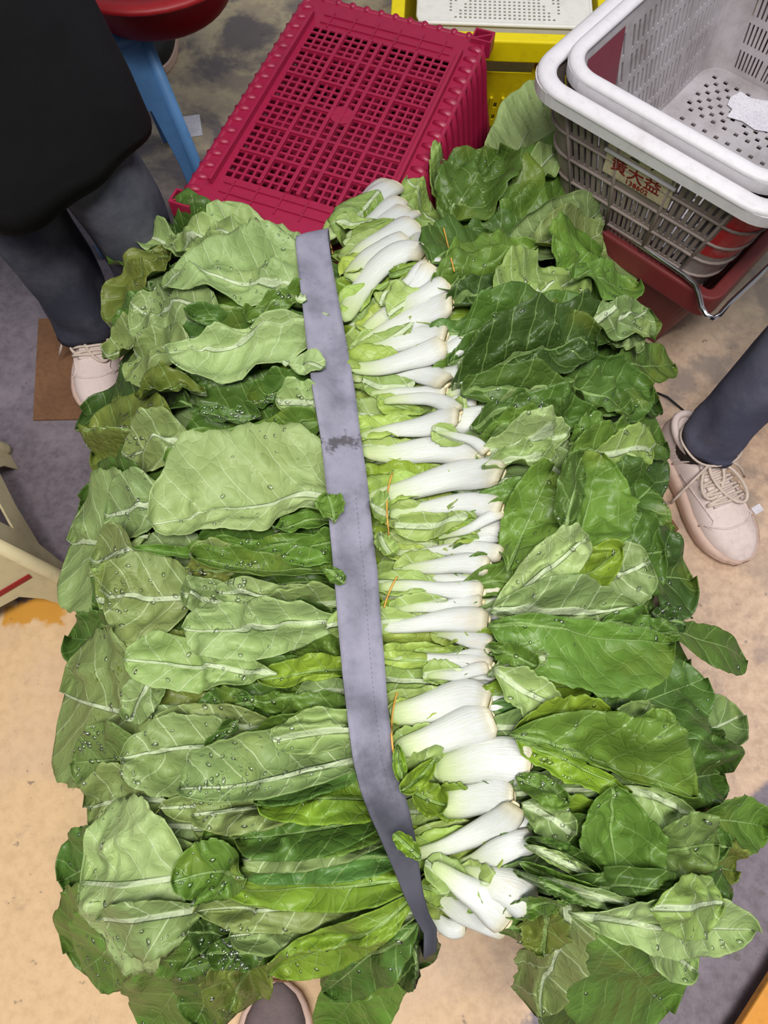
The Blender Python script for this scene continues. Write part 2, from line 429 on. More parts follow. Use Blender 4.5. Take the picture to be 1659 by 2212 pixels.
def wall_shell(m, size0, size1, z0, z1, r, fx, fy, te, hole, th=0.0025, bump=None, nc=4):
    """perforated wall: rounded-rectangle rings from size0 at z0 to size1 at z1; te = heights 0..1; hole(tag, row) -> bool"""
    rings = []
    for t in te:
        hx = size0[0] + (size1[0] - size0[0]) * t; hy = size0[1] + (size1[1] - size0[1]) * t
        P, N, T = ring(hx, hy, r, fx, fy, nc); z = z0 + (z1 - z0) * t
        o = []; i_ = []
        for k, (p, n) in enumerate(zip(P, N)):
            b = bump(T[k], k, t) if bump else 0.0
            o.append((p[0] + n[0] * b, p[1] + n[1] * b, z)); i_.append((p[0] + n[0] * (b - th), p[1] + n[1] * (b - th), z))
        rings.append((o, i_))
    n = len(T); R = len(te)
    vs = [v for o, i_ in rings for v in o] + [v for o, i_ in rings for v in i_]
    off = n * R; fs = []
    H = [[hole(T[k], j) for k in range(n)] for j in range(R - 1)]
    for j in range(R - 1):
        for k in range(n):
            if H[j][k]: continue
            k2 = (k + 1) % n
            a, b, c, d = j * n + k, j * n + k2, (j + 1) * n + k2, (j + 1) * n + k
            fs += [(a, b, c, d), (a + off, d + off, c + off, b + off)]
            if j == 0 or H[j - 1][k]: fs.append((a, a + off, b + off, b))
            if j == R - 2 or H[j + 1][k]: fs.append((d, c, c + off, d + off))
            if H[j][(k - 1) % n]: fs.append((a, d, d + off, a + off))
            if H[j][k2]: fs.append((b, b + off, c + off, c))
    m.add(vs, fs)

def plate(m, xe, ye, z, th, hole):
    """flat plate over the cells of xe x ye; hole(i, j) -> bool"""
    nx, ny = len(xe), len(ye)
    vs = [(x, y, z) for y in ye for x in xe] + [(x, y, z - th) for y in ye for x in xe]
    off = nx * ny; fs = []
    H = [[hole(i, j) for i in range(nx - 1)] for j in range(ny - 1)]
    g = lambda i, j: True if (i < 0 or j < 0 or i >= nx - 1 or j >= ny - 1) else H[j][i]
    for j in range(ny - 1):
        for i in range(nx - 1):
            if H[j][i]: continue
            a, b, c, d = j * nx + i, j * nx + i + 1, (j + 1) * nx + i + 1, (j + 1) * nx + i
            fs += [(a, b, c, d), (a + off, d + off, c + off, b + off)]
            if g(i, j - 1): fs.append((a, a + off, b + off, b))
            if g(i, j + 1): fs.append((d, c, c + off, d + off))
            if g(i - 1, j): fs.append((a, d, d + off, a + off))
            if g(i + 1, j): fs.append((b, b + off, c + off, c))
    m.add(vs, fs)

def cells(a, b, n, hole):
    """edges for n holes of size `hole` centred in equal pitches between a and b; odd cells are holes"""
    p = (b - a) / n; out = [a]
    for k in range(n):
        c = a + p * (k + 0.5); out += [c - hole / 2, c + hole / 2]
    return out + [b]

def ring_path(hx, hy, r, z, nc=6):
    P, N, T = ring(hx, hy, r, [0, 0.5, 1], [0, 0.5, 1], nc)
    return [(p[0], p[1], z) for p in P]

# ---- upturned crimson crates, nested in a stack
def red_crate():
    h, tx, ty = 0.235, 0.172, 0.262           # wall height and half sizes of the base, which faces up
    root = empty('produce_crate', (0, 0, 0))
    m = MB()
    xe, xh, ye, yh = [-tx + 0.006], [], [-ty + 0.006], []
    gx_ = [4, 3, 1, 1, 3, 4]; gy_ = [4, 4, 4, 4, 4, 4]
    hs_, web, bar = 0.0108, 0.0042, 0.0078
    def groups(gs):
        tot = sum(g * hs_ + (g - 1) * web for g in gs) + bar * (len(gs) - 1); a = -tot / 2; iv = []; bars = []
        for q, g in enumerate(gs):
            for k in range(g): iv.append((a, a + hs_)); a += hs_ + web
            a += bar - web
            if q < len(gs) - 1: bars.append(a - bar / 2)
        return iv, bars, tot / 2
    ix, bx_, wx_ = groups(gx_); iy, by_, wy_ = groups(gy_)
    for a, b in ix: xe += [a, b]
    xe.append(tx - 0.006)
    for a, b in iy: ye += [a, b]
    ye.append(ty - 0.006)
    mid = lambda i, j: abs((xe[i] + xe[i + 1]) / 2) < 0.022 and abs((ye[j] + ye[j + 1]) / 2) < 0.02
    plate(m, xe, ye, 0, 0.003, lambda i, j: i % 2 == 1 and j % 2 == 1 and not mid(i, j))
    base = m.build('base_grid', M_RED, root)
    m = MB()
    for b in bx_: m.box((b, 0, 0.002), (0.0068, wy_ * 2, 0.006))
    for b in by_: m.box((0, b, 0.0014), (wx_ * 2, 0.0056, 0.005))
    for s in (-1, 1):
        m.box((s * (wx_ + 0.013), 0, 0.004), (0.006, wy_ * 2 + 0.05, 0.016))
        for q in range(6):
            x = -wx_ + (q + 0.5) * wx_ / 3
            m.box((x, s * (wy_ + 0.026), 0.0012), (0.0025, 0.042, 0.0035))
        for q in range(2): m.box((0, s * (wy_ + 0.014 + q * 0.020), 0.0012), (wx_ * 2 - 0.01, 0.0025, 0.0035))
    m.tube([(0, 0, -0.001), (0, 0, 0.003), (0, 0, 0.0031)], [0.020, 0.020, 0.012], 20)
    m.build('base_ribs', M_RED, root, bevel=0.0008)
    # fluted wall
    m = MB()
    wall_shell(m, (tx + 0.036, ty + 0.036), (tx, ty), -h, -0.004, 0.026, [0, 0.5, 1], [0, 0.5, 1], [0, 1], lambda tg, j: False, 0.003)
    m.build('wall', M_RED, root, smooth=False)
    # half-round ribs that run over the edge and down the wall
    m = MB()
    def rib(px_, py_, nx_, ny_, inn):
        pts = [(px_ - nx_ * inn, py_ - ny_ * inn, -0.001), (px_ - nx_ * inn * 0.45, py_ - ny_ * inn * 0.45, 0.0005), (px_ - nx_ * 0.003, py_ - ny_ * 0.003, -0.004)]
        for t in (0.12, 0.5, 0.97): pts.append((px_ + nx_ * 0.036 * t, py_ + ny_ * 0.036 * t, -h * t))
        m.tube(pts, [0.004, 0.007, 0.0095, 0.0085, 0.007, 0.006], 8)
    for k in range(18):
        y = -ty + 0.032 + (2 * ty - 0.064) * k / 17
        for s in (-1, 1): rib(s * tx, y, s, 0, 0.024)
    for k in range(11):
        x = -tx + 0.034 + (2 * tx - 0.068) * k / 10
        for s in (-1, 1): rib(x, s * ty, 0, s, 0.006)
    m.build('wall_ribs', M_RED, root, smooth=True)
    m = MB()
    a = ring_path(tx - 0.002, ty - 0.002, 0.024, -0.003); m.tube(a, 0.0055, 8, True)
    m.build('base_edge', M_RED, root, smooth=True)
    m = MB()
    wall_shell(m, (tx + 0.046, ty + 0.046), (tx + 0.045, ty + 0.045), -h, -h + 0.022, 0.03, [0, 1], [0, 1], [0, 1], lambda tg, j: False, 0.010)
    m.build('rim', M_RED, root, bevel=0.002)
    # hollow stacking lugs on two corners
    for s in (1, -1):
        m = MB(); cx, cy = s * (tx - 0.008), s * (ty - 0.002)
        for (dx, dy, sx, sy) in ((0, 0.013, 0.036, 0.0035), (0, -0.013, 0.036, 0.0035), (0.0165, 0, 0.0035, 0.026), (-0.0165, 0, 0.0035, 0.026)):
            m.box((cx + dx, cy + dy, -0.006), (sx, sy, 0.03))
        m.box((cx, cy, -0.004), (0.040, 0.003, 0.024), Matrix.Rotation(0.6, 3, 'Z'))
        m.build('stacking_lug', M_RED, root, bevel=0.0008)
    return root

def copy_thing(o, loc):
    c = o.copy(); COL.objects.link(c); c.location = loc
    for ch in [k for k in bpy.data.objects if k.parent == o and not k.name.startswith('stacking_lug')]:
        d = ch.copy(); COL.objects.link(d); d.parent = c
    return c

RZ = 0.35
rc = red_crate(); cx_, cy_ = at(738, 251, RZ)
a_, b_ = Vector(at(464, 375, RZ)), Vector(at(675, 30, RZ)); dv = b_ - a_
rang = math.atan2(dv.y, dv.x) - math.pi / 2
rc.location = (cx_, cy_, RZ); rc.rotation_euler = (0, 0, rang)
tag(rc, 'upturned crimson plastic crate on top of its stack, grid base facing up', 'crate', 'stacked crimson crates')
for k in (1, 2):
    c = copy_thing(rc, (cx_, cy_, RZ - 0.056 * k))
    tag(c, ('crimson crate nested directly under the topmost upturned crate', 'lowest of the nested upturned crimson crates, resting on the floor')[k - 1], 'crate', 'stacked crimson crates')

# ---- yellow crate with a white perforated tray in it
yc = empty('produce_crate', (0, 0, 0), 'yellow plastic crate with a handle slot behind the crimson crates', 'crate')
YX0, YX1, YY0, YY1 = 0.035, 0.43, 1.335, 1.86
yhx, yhy = (YX1 - YX0) / 2, (YY1 - YY0) / 2
yc.location = ((YX0 + YX1) / 2, (YY0 + YY1) / 2, 0); yc.rotation_euler = (0, 0, -0.05)
m = MB()
def yfr(n):
    out = []
    for k in range(n): out += [k / n, k / n + 0.34 / n, k / n + 0.66 / n]
    return out + [1.0]
yte = [0, 0.05, 0.10, 0.17, 0.22, 0.29, 0.34, 0.41, 0.46, 0.53, 0.74, 0.90, 1.0]
def yhole(tg, j):
    if tg[0] == 'c': return False
    if tg[0] in 'fb' and j == 10: return 12 <= tg[1] <= 29
    return j in (1, 3, 5, 7) and tg[1] % 3 == 1
wall_shell(m, (yhx - 0.055, yhy - 0.055), (yhx, yhy), 0.012, 0.295, 0.02, yfr(14), yfr(18), yte, yhole, 0.003)
m.build('wall', M_YELLOW, yc)
m = MB()
for k in range(15):
    x = -yhx + 0.02 + k * (2 * yhx - 0.04) / 14
    m.tube([(x * 0.84, -yhy + 0.053, 0.014), (x * 0.93, -yhy + 0.022, 0.16)], 0.0035, 6)
m.build('rib', M_YELLOW, yc)
m = MB(); wall_shell(m, (yhx + 0.012, yhy + 0.012), (yhx + 0.012, yhy + 0.012), 0.262, 0.304, 0.026, [0, 1], [0, 1], [0, 1], lambda t, j: False, 0.026)
m.build('rim', M_YELLOW, yc, bevel=0.003)
m = MB(); plate(m, cells(-yhx + 0.055, yhx - 0.055, 14, 0.012), cells(-yhy + 0.055, yhy - 0.055, 20, 0.012), 0.014, 0.003, lambda i, j: i % 2 == 1 and j % 2 == 1)
m.build('base', M_YELLOW, yc)

wt = empty('perforated_tray', (0.238, 1.600, 0), 'upturned white perforated plastic tray sitting inside the yellow crate', 'tray')
wt.rotation_euler = (0, 0, -0.05)
m = MB(); wall_shell(m, (0.150, 0.216), (0.164, 0.234), 0.10, 0.304, 0.02, [0, 1], [0, 1], [0, 1], lambda t, j: False, 0.003); m.build('wall', M_TRAY, wt)
m = MB(); m.tube(ring_path(0.163, 0.233, 0.02, 0.304), 0.004, 8, True); m.build('edge', M_TRAY, wt, smooth=True)
m = MB()
txe, tye = cells(-0.162, 0.162, 35, 0.0046), cells(-0.232, 0.232, 50, 0.0046)
def thole(i, j):
    if i % 2 == 0 or j % 2 == 0: return False
    x, y = (txe[i] + txe[i + 1]) / 2, (tye[j] + tye[j + 1]) / 2
    return abs(abs(x) / 0.105 - abs(y) / 0.222) > 0.07 and abs(x) < 0.105 and abs(y) < 0.222
plate(m, txe, tye, 0.3065, 0.002, thole); m.build('base', M_TRAY, wt)

# ---- white baskets on the maroon crate
BANG = -0.718
e1 = Vector((math.cos(BANG), math.sin(BANG), 0)); e2 = Vector((-math.sin(BANG), math.cos(BANG), 0))
RIMZ = 0.48
fl_c = at3(1127, 162, RIMZ); BW, BD = 0.440, 0.640
bc = fl_c + e1 * BW / 2 + e2 * BD / 2
def basket(hx, hy, z0, z1, taper, rimw, label, mat, floor_z):
    root = empty('plastic_basket', (bc.x, bc.y, 0), label, 'basket', 'stacked white baskets'); root.rotation_euler = (0, 0, BANG)
    m = MB()
    def fr(panels):
        out = []; lab = []
        a = 0.0
        W = sum(w for w, _, _ in panels)
        for w, n, tp in panels:
            w = w / W
            if n == 0: out.append(a); lab.append(('s', 0))
            for k in range(n):
                out += [a + w * k / n, a + w * (k + 0.32) / n, a + w * (k + 0.72) / n]; lab += [('s', tp), ('h', tp), ('s', tp)]
            a += w
        return out + [1.0], lab
    fx, lx = fr([(0.02, 0, 0), (0.30, 7, 1), (0.03, 0, 0), (0.30, 8, 2), (0.03, 0, 0), (0.30, 7, 1), (0.02, 0, 0)])
    fy, ly = fr([(0.02, 0, 0), (0.22, 7, 1), (0.03, 0, 0), (0.46, 14, 1), (0.03, 0, 0), (0.22, 7, 1), (0.02, 0, 0)])
    te = [0, 0.05, 0.17, 0.21, 0.34, 0.38, 0.52, 0.56, 0.70, 0.74, 0.88, 1.0]
    def hole(tg, j):
        if tg[0] == 'c': return False
        k, tp = (lx if tg[0] in 'fb' else ly)[tg[1]]
        if k != 'h' or j not in (1, 3, 5, 7, 9): return False
        return not (tp == 2 and j >= 7)
    wall_shell(m, (hx - taper, hy - taper), (hx, hy), z0, z1, 0.045, fx, fy, te, hole, 0.003, None, 6)
    m.build('wall', mat, root)
    m = MB()
    # horizontal and vertical outside ribs
    for t in (0.19, 0.36, 0.54, 0.72):
        q = taper * (1 - t); m.tube(ring_path(hx - q + 0.0015, hy - q + 0.0015, 0.046, z0 + (z1 - z0) * t), 0.0028, 6, True)
    for f in (0.02, 0.34, 0.66, 0.98):
        x0 = -(hx - taper - 0.045) + 2 * (hx - taper - 0.045) * f; x1 = -(hx - 0.045) + 2 * (hx - 0.045) * f
        for sy in (-1, 1): m.tube([(x0, sy * (hy - taper + 0.0015), z0), (x1, sy * (hy + 0.0015), z1)], 0.0032, 6)
    m.build('rib', mat, root, smooth=True)
    m = MB(); m.tube(ring_path(hx + rimw * 0.4, hy + rimw * 0.4, 0.052, z1, 8), rimw, 12, True, flat=0.55)
    m.build('rim', M_WHITE2, root, smooth=True)
    m = MB(); wall_shell(m, (hx + rimw * 1.2, hy + rimw * 1.2), (hx + rimw * 1.3, hy + rimw * 1.3), z1 - 0.020, z1 - 0.001, 0.058, [0, 1], [0, 1], [0, 1], lambda t, j: False, 0.003, None, 8)
    m.build('rim_skirt', M_WHITE2, root, smooth=False)
    m = MB()
    xe, ye = cells(-hx + taper + 0.012, hx - taper - 0.012, 19, 0.0085), cells(-hy + taper + 0.012, hy - taper - 0.012, 29, 0.0085)
    xe = [-hx + taper + 0.001] + xe[1:-1] + [hx - taper - 0.001]; ye = [-hy + taper + 0.001] + ye[1:-1] + [hy - taper - 0.001]
    def fh(i, j):
        if i % 2 == 0 or j % 2 == 0: return False
        I, J = i // 2, j // 2
        if (I + J) % 2: return False
        if I in (9,) or J in (9, 19): return False
        return 0 < I < 18 and 0 < J < 28
    plate(m, xe, ye, floor_z, 0.003, fh); m.build('base', mat, root)
    return root
bo = basket(BW / 2 - 0.018, BD / 2 - 0.018, 0.215, RIMZ - 0.004, 0.052, 0.015, 'outer white slotted basket carrying a red-lettered label, on the maroon crate', M_GRIMY, 0.219)
bi = basket(BW / 2 - 0.042, BD / 2 - 0.042, 0.236, RIMZ + 0.014, 0.050, 0.012, 'inner white basket nested in the labelled one, paper scrap on its floor', M_WHITE, 0.240)
m = MB(); hx2, hy2 = BW / 2 - 0.042, BD / 2 - 0.042
def li(y, t): q = 0.050 * (1 - t); return (-(hx2 - q) + 0.0042, y, 0.236 + (RIMZ + 0.014 - 0.236) * t)
m.add([li(-hy2 + 0.052, 0.35), li(-hy2 + 0.135, 0.35), li(-hy2 + 0.15, 0.93), li(-hy2 + 0.05, 0.93)], [(0, 1, 2, 3)])
o = m.build('paint_mark', plastic('maroon_patch', (120, 40, 56), 0.35, 0.2), bi); o['label'] = 'maroon patch on the inside wall'
bi.location = (bc.x + e1.x * 0.003 + e2.x * 0.004, bc.y + e1.y * 0.003 + e2.y * 0.004, 0)

def text_mesh(body, size, ext=0.0004):
    cu = bpy.data.curves.new('lettering', 'FONT'); cu.body = body; cu.size = size; cu.extrude = ext; cu.align_x = 'CENTER'; cu.align_y = 'CENTER'
    t_ = bpy.data.objects.new('lettering', cu); COL.objects.link(t_)
    dg = bpy.context.evaluated_depsgraph_get()
    me = bpy.data.meshes.new_from_object(t_.evaluated_get(dg)); bpy.data.objects.remove(t_)
    return me

def on_front(root, hy, taper, z0, z1, x, z, out):
    """matrix for something lying on the sloping front wall of a basket, in its root's space"""
    t = (z - z0) / (z1 - z0); y = -(hy - taper * (1 - t)) - out
    n = Vector((0, -(z1 - z0), -taper)).normalized(); xa = Vector((1, 0, 0)); ya = n.cross(xa)
    M = Matrix((xa, ya, n)).transposed().to_4x4(); M.translation = Vector((x, y, z)); return M
def put(name, me, mat, root, M, text=None, on=None):
    me.materials.clear(); me.materials.append(mat); o = link(name, me, on or root); o.matrix_local = (on.matrix_local.inverted() @ M) if on else M
    if text: o['label'] = text
    return o
fw = (BD / 2 - 0.018, 0.052, 0.215, RIMZ - 0.004)
m = MB(); m.box((0, 0, 0), (0.118, 0.074, 0.0012)); lab = m.build('label_plate', M_LABEL, bo); lab.matrix_local = on_front(bo, *fw, -0.006, 0.412, 0.003); lab['label'] = 'cream label with red and black characters'
m = MB(); m.tube([(-0.062, 0, 0), (0.062, 0, 0)], 0.0032, 8); o = m.build('label_bar', M_WHITE2, bo, smooth=True); o.matrix_local = on_front(bo, *fw, -0.006, 0.424, 0.006)
put('lettering', text_mesh('黄大益', 0.030), M_REDINK, bo, on_front(bo, *fw, -0.010, 0.402, 0.0042), 'dark red characters', lab)
put('lettering', text_mesh('138602', 0.014), M_REDINK, bo, on_front(bo, *fw, -0.004, 0.383, 0.0042), 'dark red digits', lab)
put('lettering', text_mesh('些  今', 0.018), M_BLACKINK, bo, on_front(bo, *fw, -0.004, 0.438, 0.0042), 'black characters', lab)
# red paint on the corner of the outer basket
m = MB(); Q = []
hx_, hy_ = BW / 2 - 0.018, BD / 2 - 0.018
for t, w0, w1 in ((0.42, 0, 5), (0.62, 0, 6), (0.80, 0, 6), (0.93, 1, 6)):
    q = 0.052 * (1 - t); P, N, T = ring(hx_ - q, hy_ - q, 0.045, [0, 1], [0, 1], 6)
    z = 0.215 + (RIMZ - 0.004 - 0.215) * t
    Q.append([(P[1 + k][0] + N[1 + k][0] * 0.0008, P[1 + k][1] + N[1 + k][1] * 0.0008, z) for k in range(7)])
vs = [v for r_ in Q for v in r_]; fs = [(i * 7 + k, i * 7 + k + 1, (i + 1) * 7 + k + 1, (i + 1) * 7 + k) for i in range(3) for k in range(6)]
m.add(vs, fs); o = m.build('paint_mark', plastic('red_paint', (172, 20, 28), 0.35, 0.5, (190, 160, 150), 22), bo); o['label'] = 'red paint smear on the corner'

# torn scrap of paper on the floor of the inner basket
pz = 0.2425
pp = [(1578,210),(1600,198),(1622,212),(1645,216),(1690,222),(1690,262),(1659,285),(1630,280),(1604,262),(1570,252),(1582,236),(1571,226)]
m = MB(); c0 = at3(1625, 240, pz)
m.prism([(at(x, y, pz)[0] - c0.x, at(x, y, pz)[1] - c0.y) for x, y in reversed(pp)], 0.0006, Matrix.Identity(4))
o = m.build('paper_scrap', M_PAPER, None, (c0.x, c0.y, pz)); tag(o, 'torn white paper scrap lying in the inner white basket', 'paper')

# ---- maroon crate with a chrome wire handle
mc = empty('produce_crate', (0, 0, 0), 'maroon plastic crate with chrome wire handle under the white baskets', 'crate')
MZ = 0.245
mfr = at3(1538, 640, MZ); MA = -0.735
f1 = Vector((math.cos(MA), math.sin(MA), 0)); f2 = Vector((-math.sin(MA), math.cos(MA), 0))
MW, MD = 0.46, 0.62
mcc = mfr - f1 * MW / 2 + f2 * MD / 2
mc.location = (mcc.x, mcc.y, 0); mc.rotation_euler = (0, 0, MA)
m = MB()
mf = []
for k in range(12): mf += [k / 12, k / 12 + 0.3 / 12, k / 12 + 0.75 / 12]
mf.append(1.0)
mte = [0, 0.06, 0.20, 0.26, 0.40, 0.46, 0.60, 0.72, 0.86, 1.0]
wall_shell(m, (MW / 2 - 0.052, MD / 2 - 0.052), (MW / 2, MD / 2), 0.006, MZ, 0.022, mf, mf, mte, lambda tg, j: tg[0] != 'c' and j in (1, 3, 5) and tg[1] % 3 == 1 and 4 < tg[1] < 31, 0.004)
m.build('wall', M_MAROON, mc)
m = MB(); wall_shell(m, (MW / 2 + 0.014, MD / 2 + 0.014), (MW / 2 + 0.014, MD / 2 + 0.014), MZ - 0.045, MZ + 0.002, 0.03, [0, 1], [0, 1], [0, 1], lambda t, j: False, 0.022); m.build('rim', M_MAROON, mc, bevel=0.004)
m = MB(); plate(m, [-MW / 2 + 0.053, MW / 2 - 0.053], [-MD / 2 + 0.053, MD / 2 - 0.053], 0.010, 0.004, lambda i, j: False); m.build('base', M_MAROON, mc)
# lettering and green roundel on the front
def mfront(x, z, out): return on_front(mc, MD / 2, 0.052, 0.006, MZ, x, z, out)
put('lettering', text_mesh('IW', 0.030, 0.0006), M_WHITE2, mc, mfront(-0.062, 0.172, 0.0018), 'white letters')
m = MB(); m.tube([(0, 0, 0), (0, 0, 0.001)], 0.017, 20); o = m.build('emblem', M_GREENINK, mc); o.matrix_local = mfront(-0.028, 0.172, 0.0015); o['label'] = 'green round emblem'
# handle
hp = []
for x, y, z in ((1270, 452, 0.262), (1400, 540, 0.262), (1480, 595, 0.262), (1503, 616, 0.264), (1511, 640, 0.262), (1516, 664, 0.258), (1525, 680, 0.255), (1540, 688, 0.252), (1554, 680, 0.252), (1577, 654, 0.252), (1622, 612, 0.252), (1690, 548, 0.252)):
    p = at3(x, y, z) - Vector((mcc.x, mcc.y, 0)); hp.append(Matrix.Rotation(-MA, 3, 'Z') @ p)
m = MB(); m.tube(hp, 0.0046, 10); m.build('wire_handle', M_CHROME, mc, smooth=True)

# ---- crate carrying the pile (hidden under it)
sc_ = empty('produce_crate', (0.02, 0.30, 0), 'grey plastic crate hidden under the middle of the pile', 'crate')
m = MB(); wall_shell(m, (0.17, 0.27), (0.19, 0.29), 0.0, 0.262, 0.02, [0, 1], [0, 1], [0, 0.5, 1], lambda t, j: False, 0.004); m.build('wall', M_SUPPORT, sc_)
m = MB(); plate(m, [-0.168, 0.168], [-0.268, 0.268], 0.006, 0.004, lambda i, j: False); m.build('base', M_SUPPORT, sc_)
m = MB(); plate(m, [-0.187, 0.187], [-0.287, 0.287], 0.262, 0.004, lambda i, j: False); m.build('lid', M_SUPPORT, sc_)

# ---- plastic stools
def stool(mat, feet, top_s, h, label, loc, stripe=None, lw=0.045, ar=0.33):
    """feet: half size at the floor; top_s: half size at the seat"""
    root = empty('plastic_stool', loc, label, 'stool')
    m = MB(); plate(m, [-top_s, -top_s * .35, -top_s * .12, top_s * .12, top_s * .35, top_s], [-top_s, -0.02, 0.02, top_s], h, 0.006, lambda i, j: j == 1 and i in (1, 3)); m.build('seat', mat, root, bevel=0.002)
    m = MB(); m.tube(ring_path(top_s, top_s, 0.03, h - 0.008), 0.009, 8, True); m.build('seat_edge', mat, root, smooth=True)
    sl = math.hypot(feet - top_s, h)
    for k in range(4):
        R = Matrix.Rotation(k * math.pi / 2, 4, 'Z')
        ya = Vector((0, top_s - feet, h)).normalized(); ya = Vector((0, feet - top_s, h)).normalized()
        M = Matrix((Vector((1, 0, 0)), ya, Vector((1, 0, 0)).cross(ya))).transposed().to_4x4(); M.translation = Vector((0, -feet, 0))
        f, t = feet, top_s
        arch = [(-f + lw, 0), (-f + lw + 0.012, sl * ar * 0.5), (-f * 0.52, sl * ar * 0.92), (0, sl * ar), (f * 0.52, sl * ar * 0.92), (f - lw - 0.012, sl * ar * 0.5), (f - lw, 0)]
        poly = [(-f, 0)] + arch + [(f, 0), (t, sl - 0.008), (-t, sl - 0.008)]
        hole = [(-t * 0.62, sl * 0.52), (t * 0.62, sl * 0.52), (t * 0.56, sl * 0.74), (-t * 0.56, sl * 0.74)]
        m = MB(); m.prism(poly, 0.004, R @ M, [list(reversed(hole))] if ar < 0.5 else []); m.build('side_panel', mat, root, bevel=0.001)
        m = MB(); a = R @ Vector((-feet, -feet, 0.004)); b = R @ Vector((-top_s, -top_s, h - 0.01)); m.tube([a, a.lerp(b, 0.05), b], [0.011, 0.013, 0.010], 10); m.build('leg', mat, root, smooth=True)
        if stripe and k == 0:
            m = MB(); m.box((0, sl * 0.43, 0.0035), (f * 1.5, 0.010, 0.002)); m.v = [tuple((R @ M) @ Vector(v)) for v in m.v]; m.build('stripe', stripe, root)
    return root
F1 = at3(186, 1276, 0.0); sd = Vector((-0.57, 0.82, 0)).normalized(); sd2 = Vector((-0.82, -0.57, 0)).normalized()
fh = 0.165; ctr = F1 + sd * fh + sd2 * fh
st1 = stool(M_CREAM, fh, 0.115, 0.27, 'cream plastic stool with a red stripe at the left edge', (ctr.x, ctr.y, 0), M_REDB); st1.rotation_euler = (0, 0, math.atan2(-sd2.y, -sd2.x))
F2 = at3(380, 300, 0.0); fb = 0.125; a2 = 0.46
ctr2 = F2 + Matrix.Rotation(a2, 3, 'Z') @ Vector((-fb, -fb, 0))
st2 = stool(M_BLUE, fb, 0.095, 0.40, 'blue plastic stool behind the person in the black apron', (ctr2.x, ctr2.y, 0), None, 0.03, 0.72); st2.rotation_euler = (0, 0, a2)

# red basin on the blue stool
bz = 0.405
rb = empty('plastic_basin', (-0.385, 1.30, bz), 'dark red plastic basin on the blue stool at the top edge', 'basin')
def lathe(prof, n=40):
    vs = [(r * math.cos(2 * math.pi * k / n), r * math.sin(2 * math.pi * k / n), z) for r, z in prof for k in range(n)]
    fs = [(i * n + k, i * n + (k + 1) % n, (i + 1) * n + (k + 1) % n, (i + 1) * n + k) for i in range(len(prof) - 1) for k in range(n)]
    return vs, fs
m = MB(); vs, fs = lathe([(0.001, 0.0), (0.12, 0.0), (0.125, 0.006), (0.158, 0.085), (0.155, 0.086), (0.121, 0.009), (0.116, 0.004), (0.001, 0.004)]); m.add(vs, fs); m.build('bowl', M_REDB, rb, smooth=True)
m = MB(); vs, fs = lathe([(0.155, 0.086), (0.158, 0.092), (0.180, 0.092), (0.184, 0.086), (0.180, 0.082), (0.158, 0.084)]); m.add(vs, fs); m.build('rim', M_REDB, rb, smooth=True)

# ------------------------------------------------------------------ people (legs, apron, shoes) and small things on the floor
def loft(m, rings, cap=True):
    n = len(rings[0]); vs = [v for r in rings for v in r]
    fs = [(i * n + k, i * n + (k + 1) % n, (i + 1) * n + (k + 1) % n, (i + 1) * n + k) for i in range(len(rings) - 1) for k in range(n)]
    if cap: fs += [tuple(reversed(range(n))), tuple((len(rings) - 1) * n + k for k in range(n))]
    m.add(vs, fs)

def limb(m, pts, n=28, wr=0.004, seed=0, sub=30):
    """cloth limb through (x, y, z, rx, ry) stations, with creases that bunch up near the lower end"""
    P = np.array(pts, float); k = np.linspace(0, 1, len(P)); q = np.linspace(0, 1, sub); rg = np.random.default_rng(seed)
    c = np.stack([np.interp(q, k, P[:, j]) for j in range(5)], -1)
    for _ in range(3): c[1:-1] = (c[:-2] + 2 * c[1:-1] + c[2:]) / 4
    ph = rg.uniform(0, 6.28, 6); rings = []
    for i in range(sub):
        x, y, z, rx, ry = c[i]; r_ = []
        for a in np.linspace(0, 2 * math.pi, n, endpoint=False):
            w = wr * (math.sin(3 * a + 9 * q[i] + ph[0]) + 0.7 * math.sin(26 * q[i] + 2 * a + ph[1]) * math.exp(-q[i] * 3) + 0.5 * math.sin(44 * q[i] - 1.5 * a + ph[2]) * math.exp(-q[i] * 5)
                      + 0.6 * math.sin(5 * a - 6 * q[i] + ph[3]))
            r_.append((x + (rx + w) * math.cos(a), y + (ry + w) * math.sin(a), z))
        rings.append(r_)
    loft(m, rings)

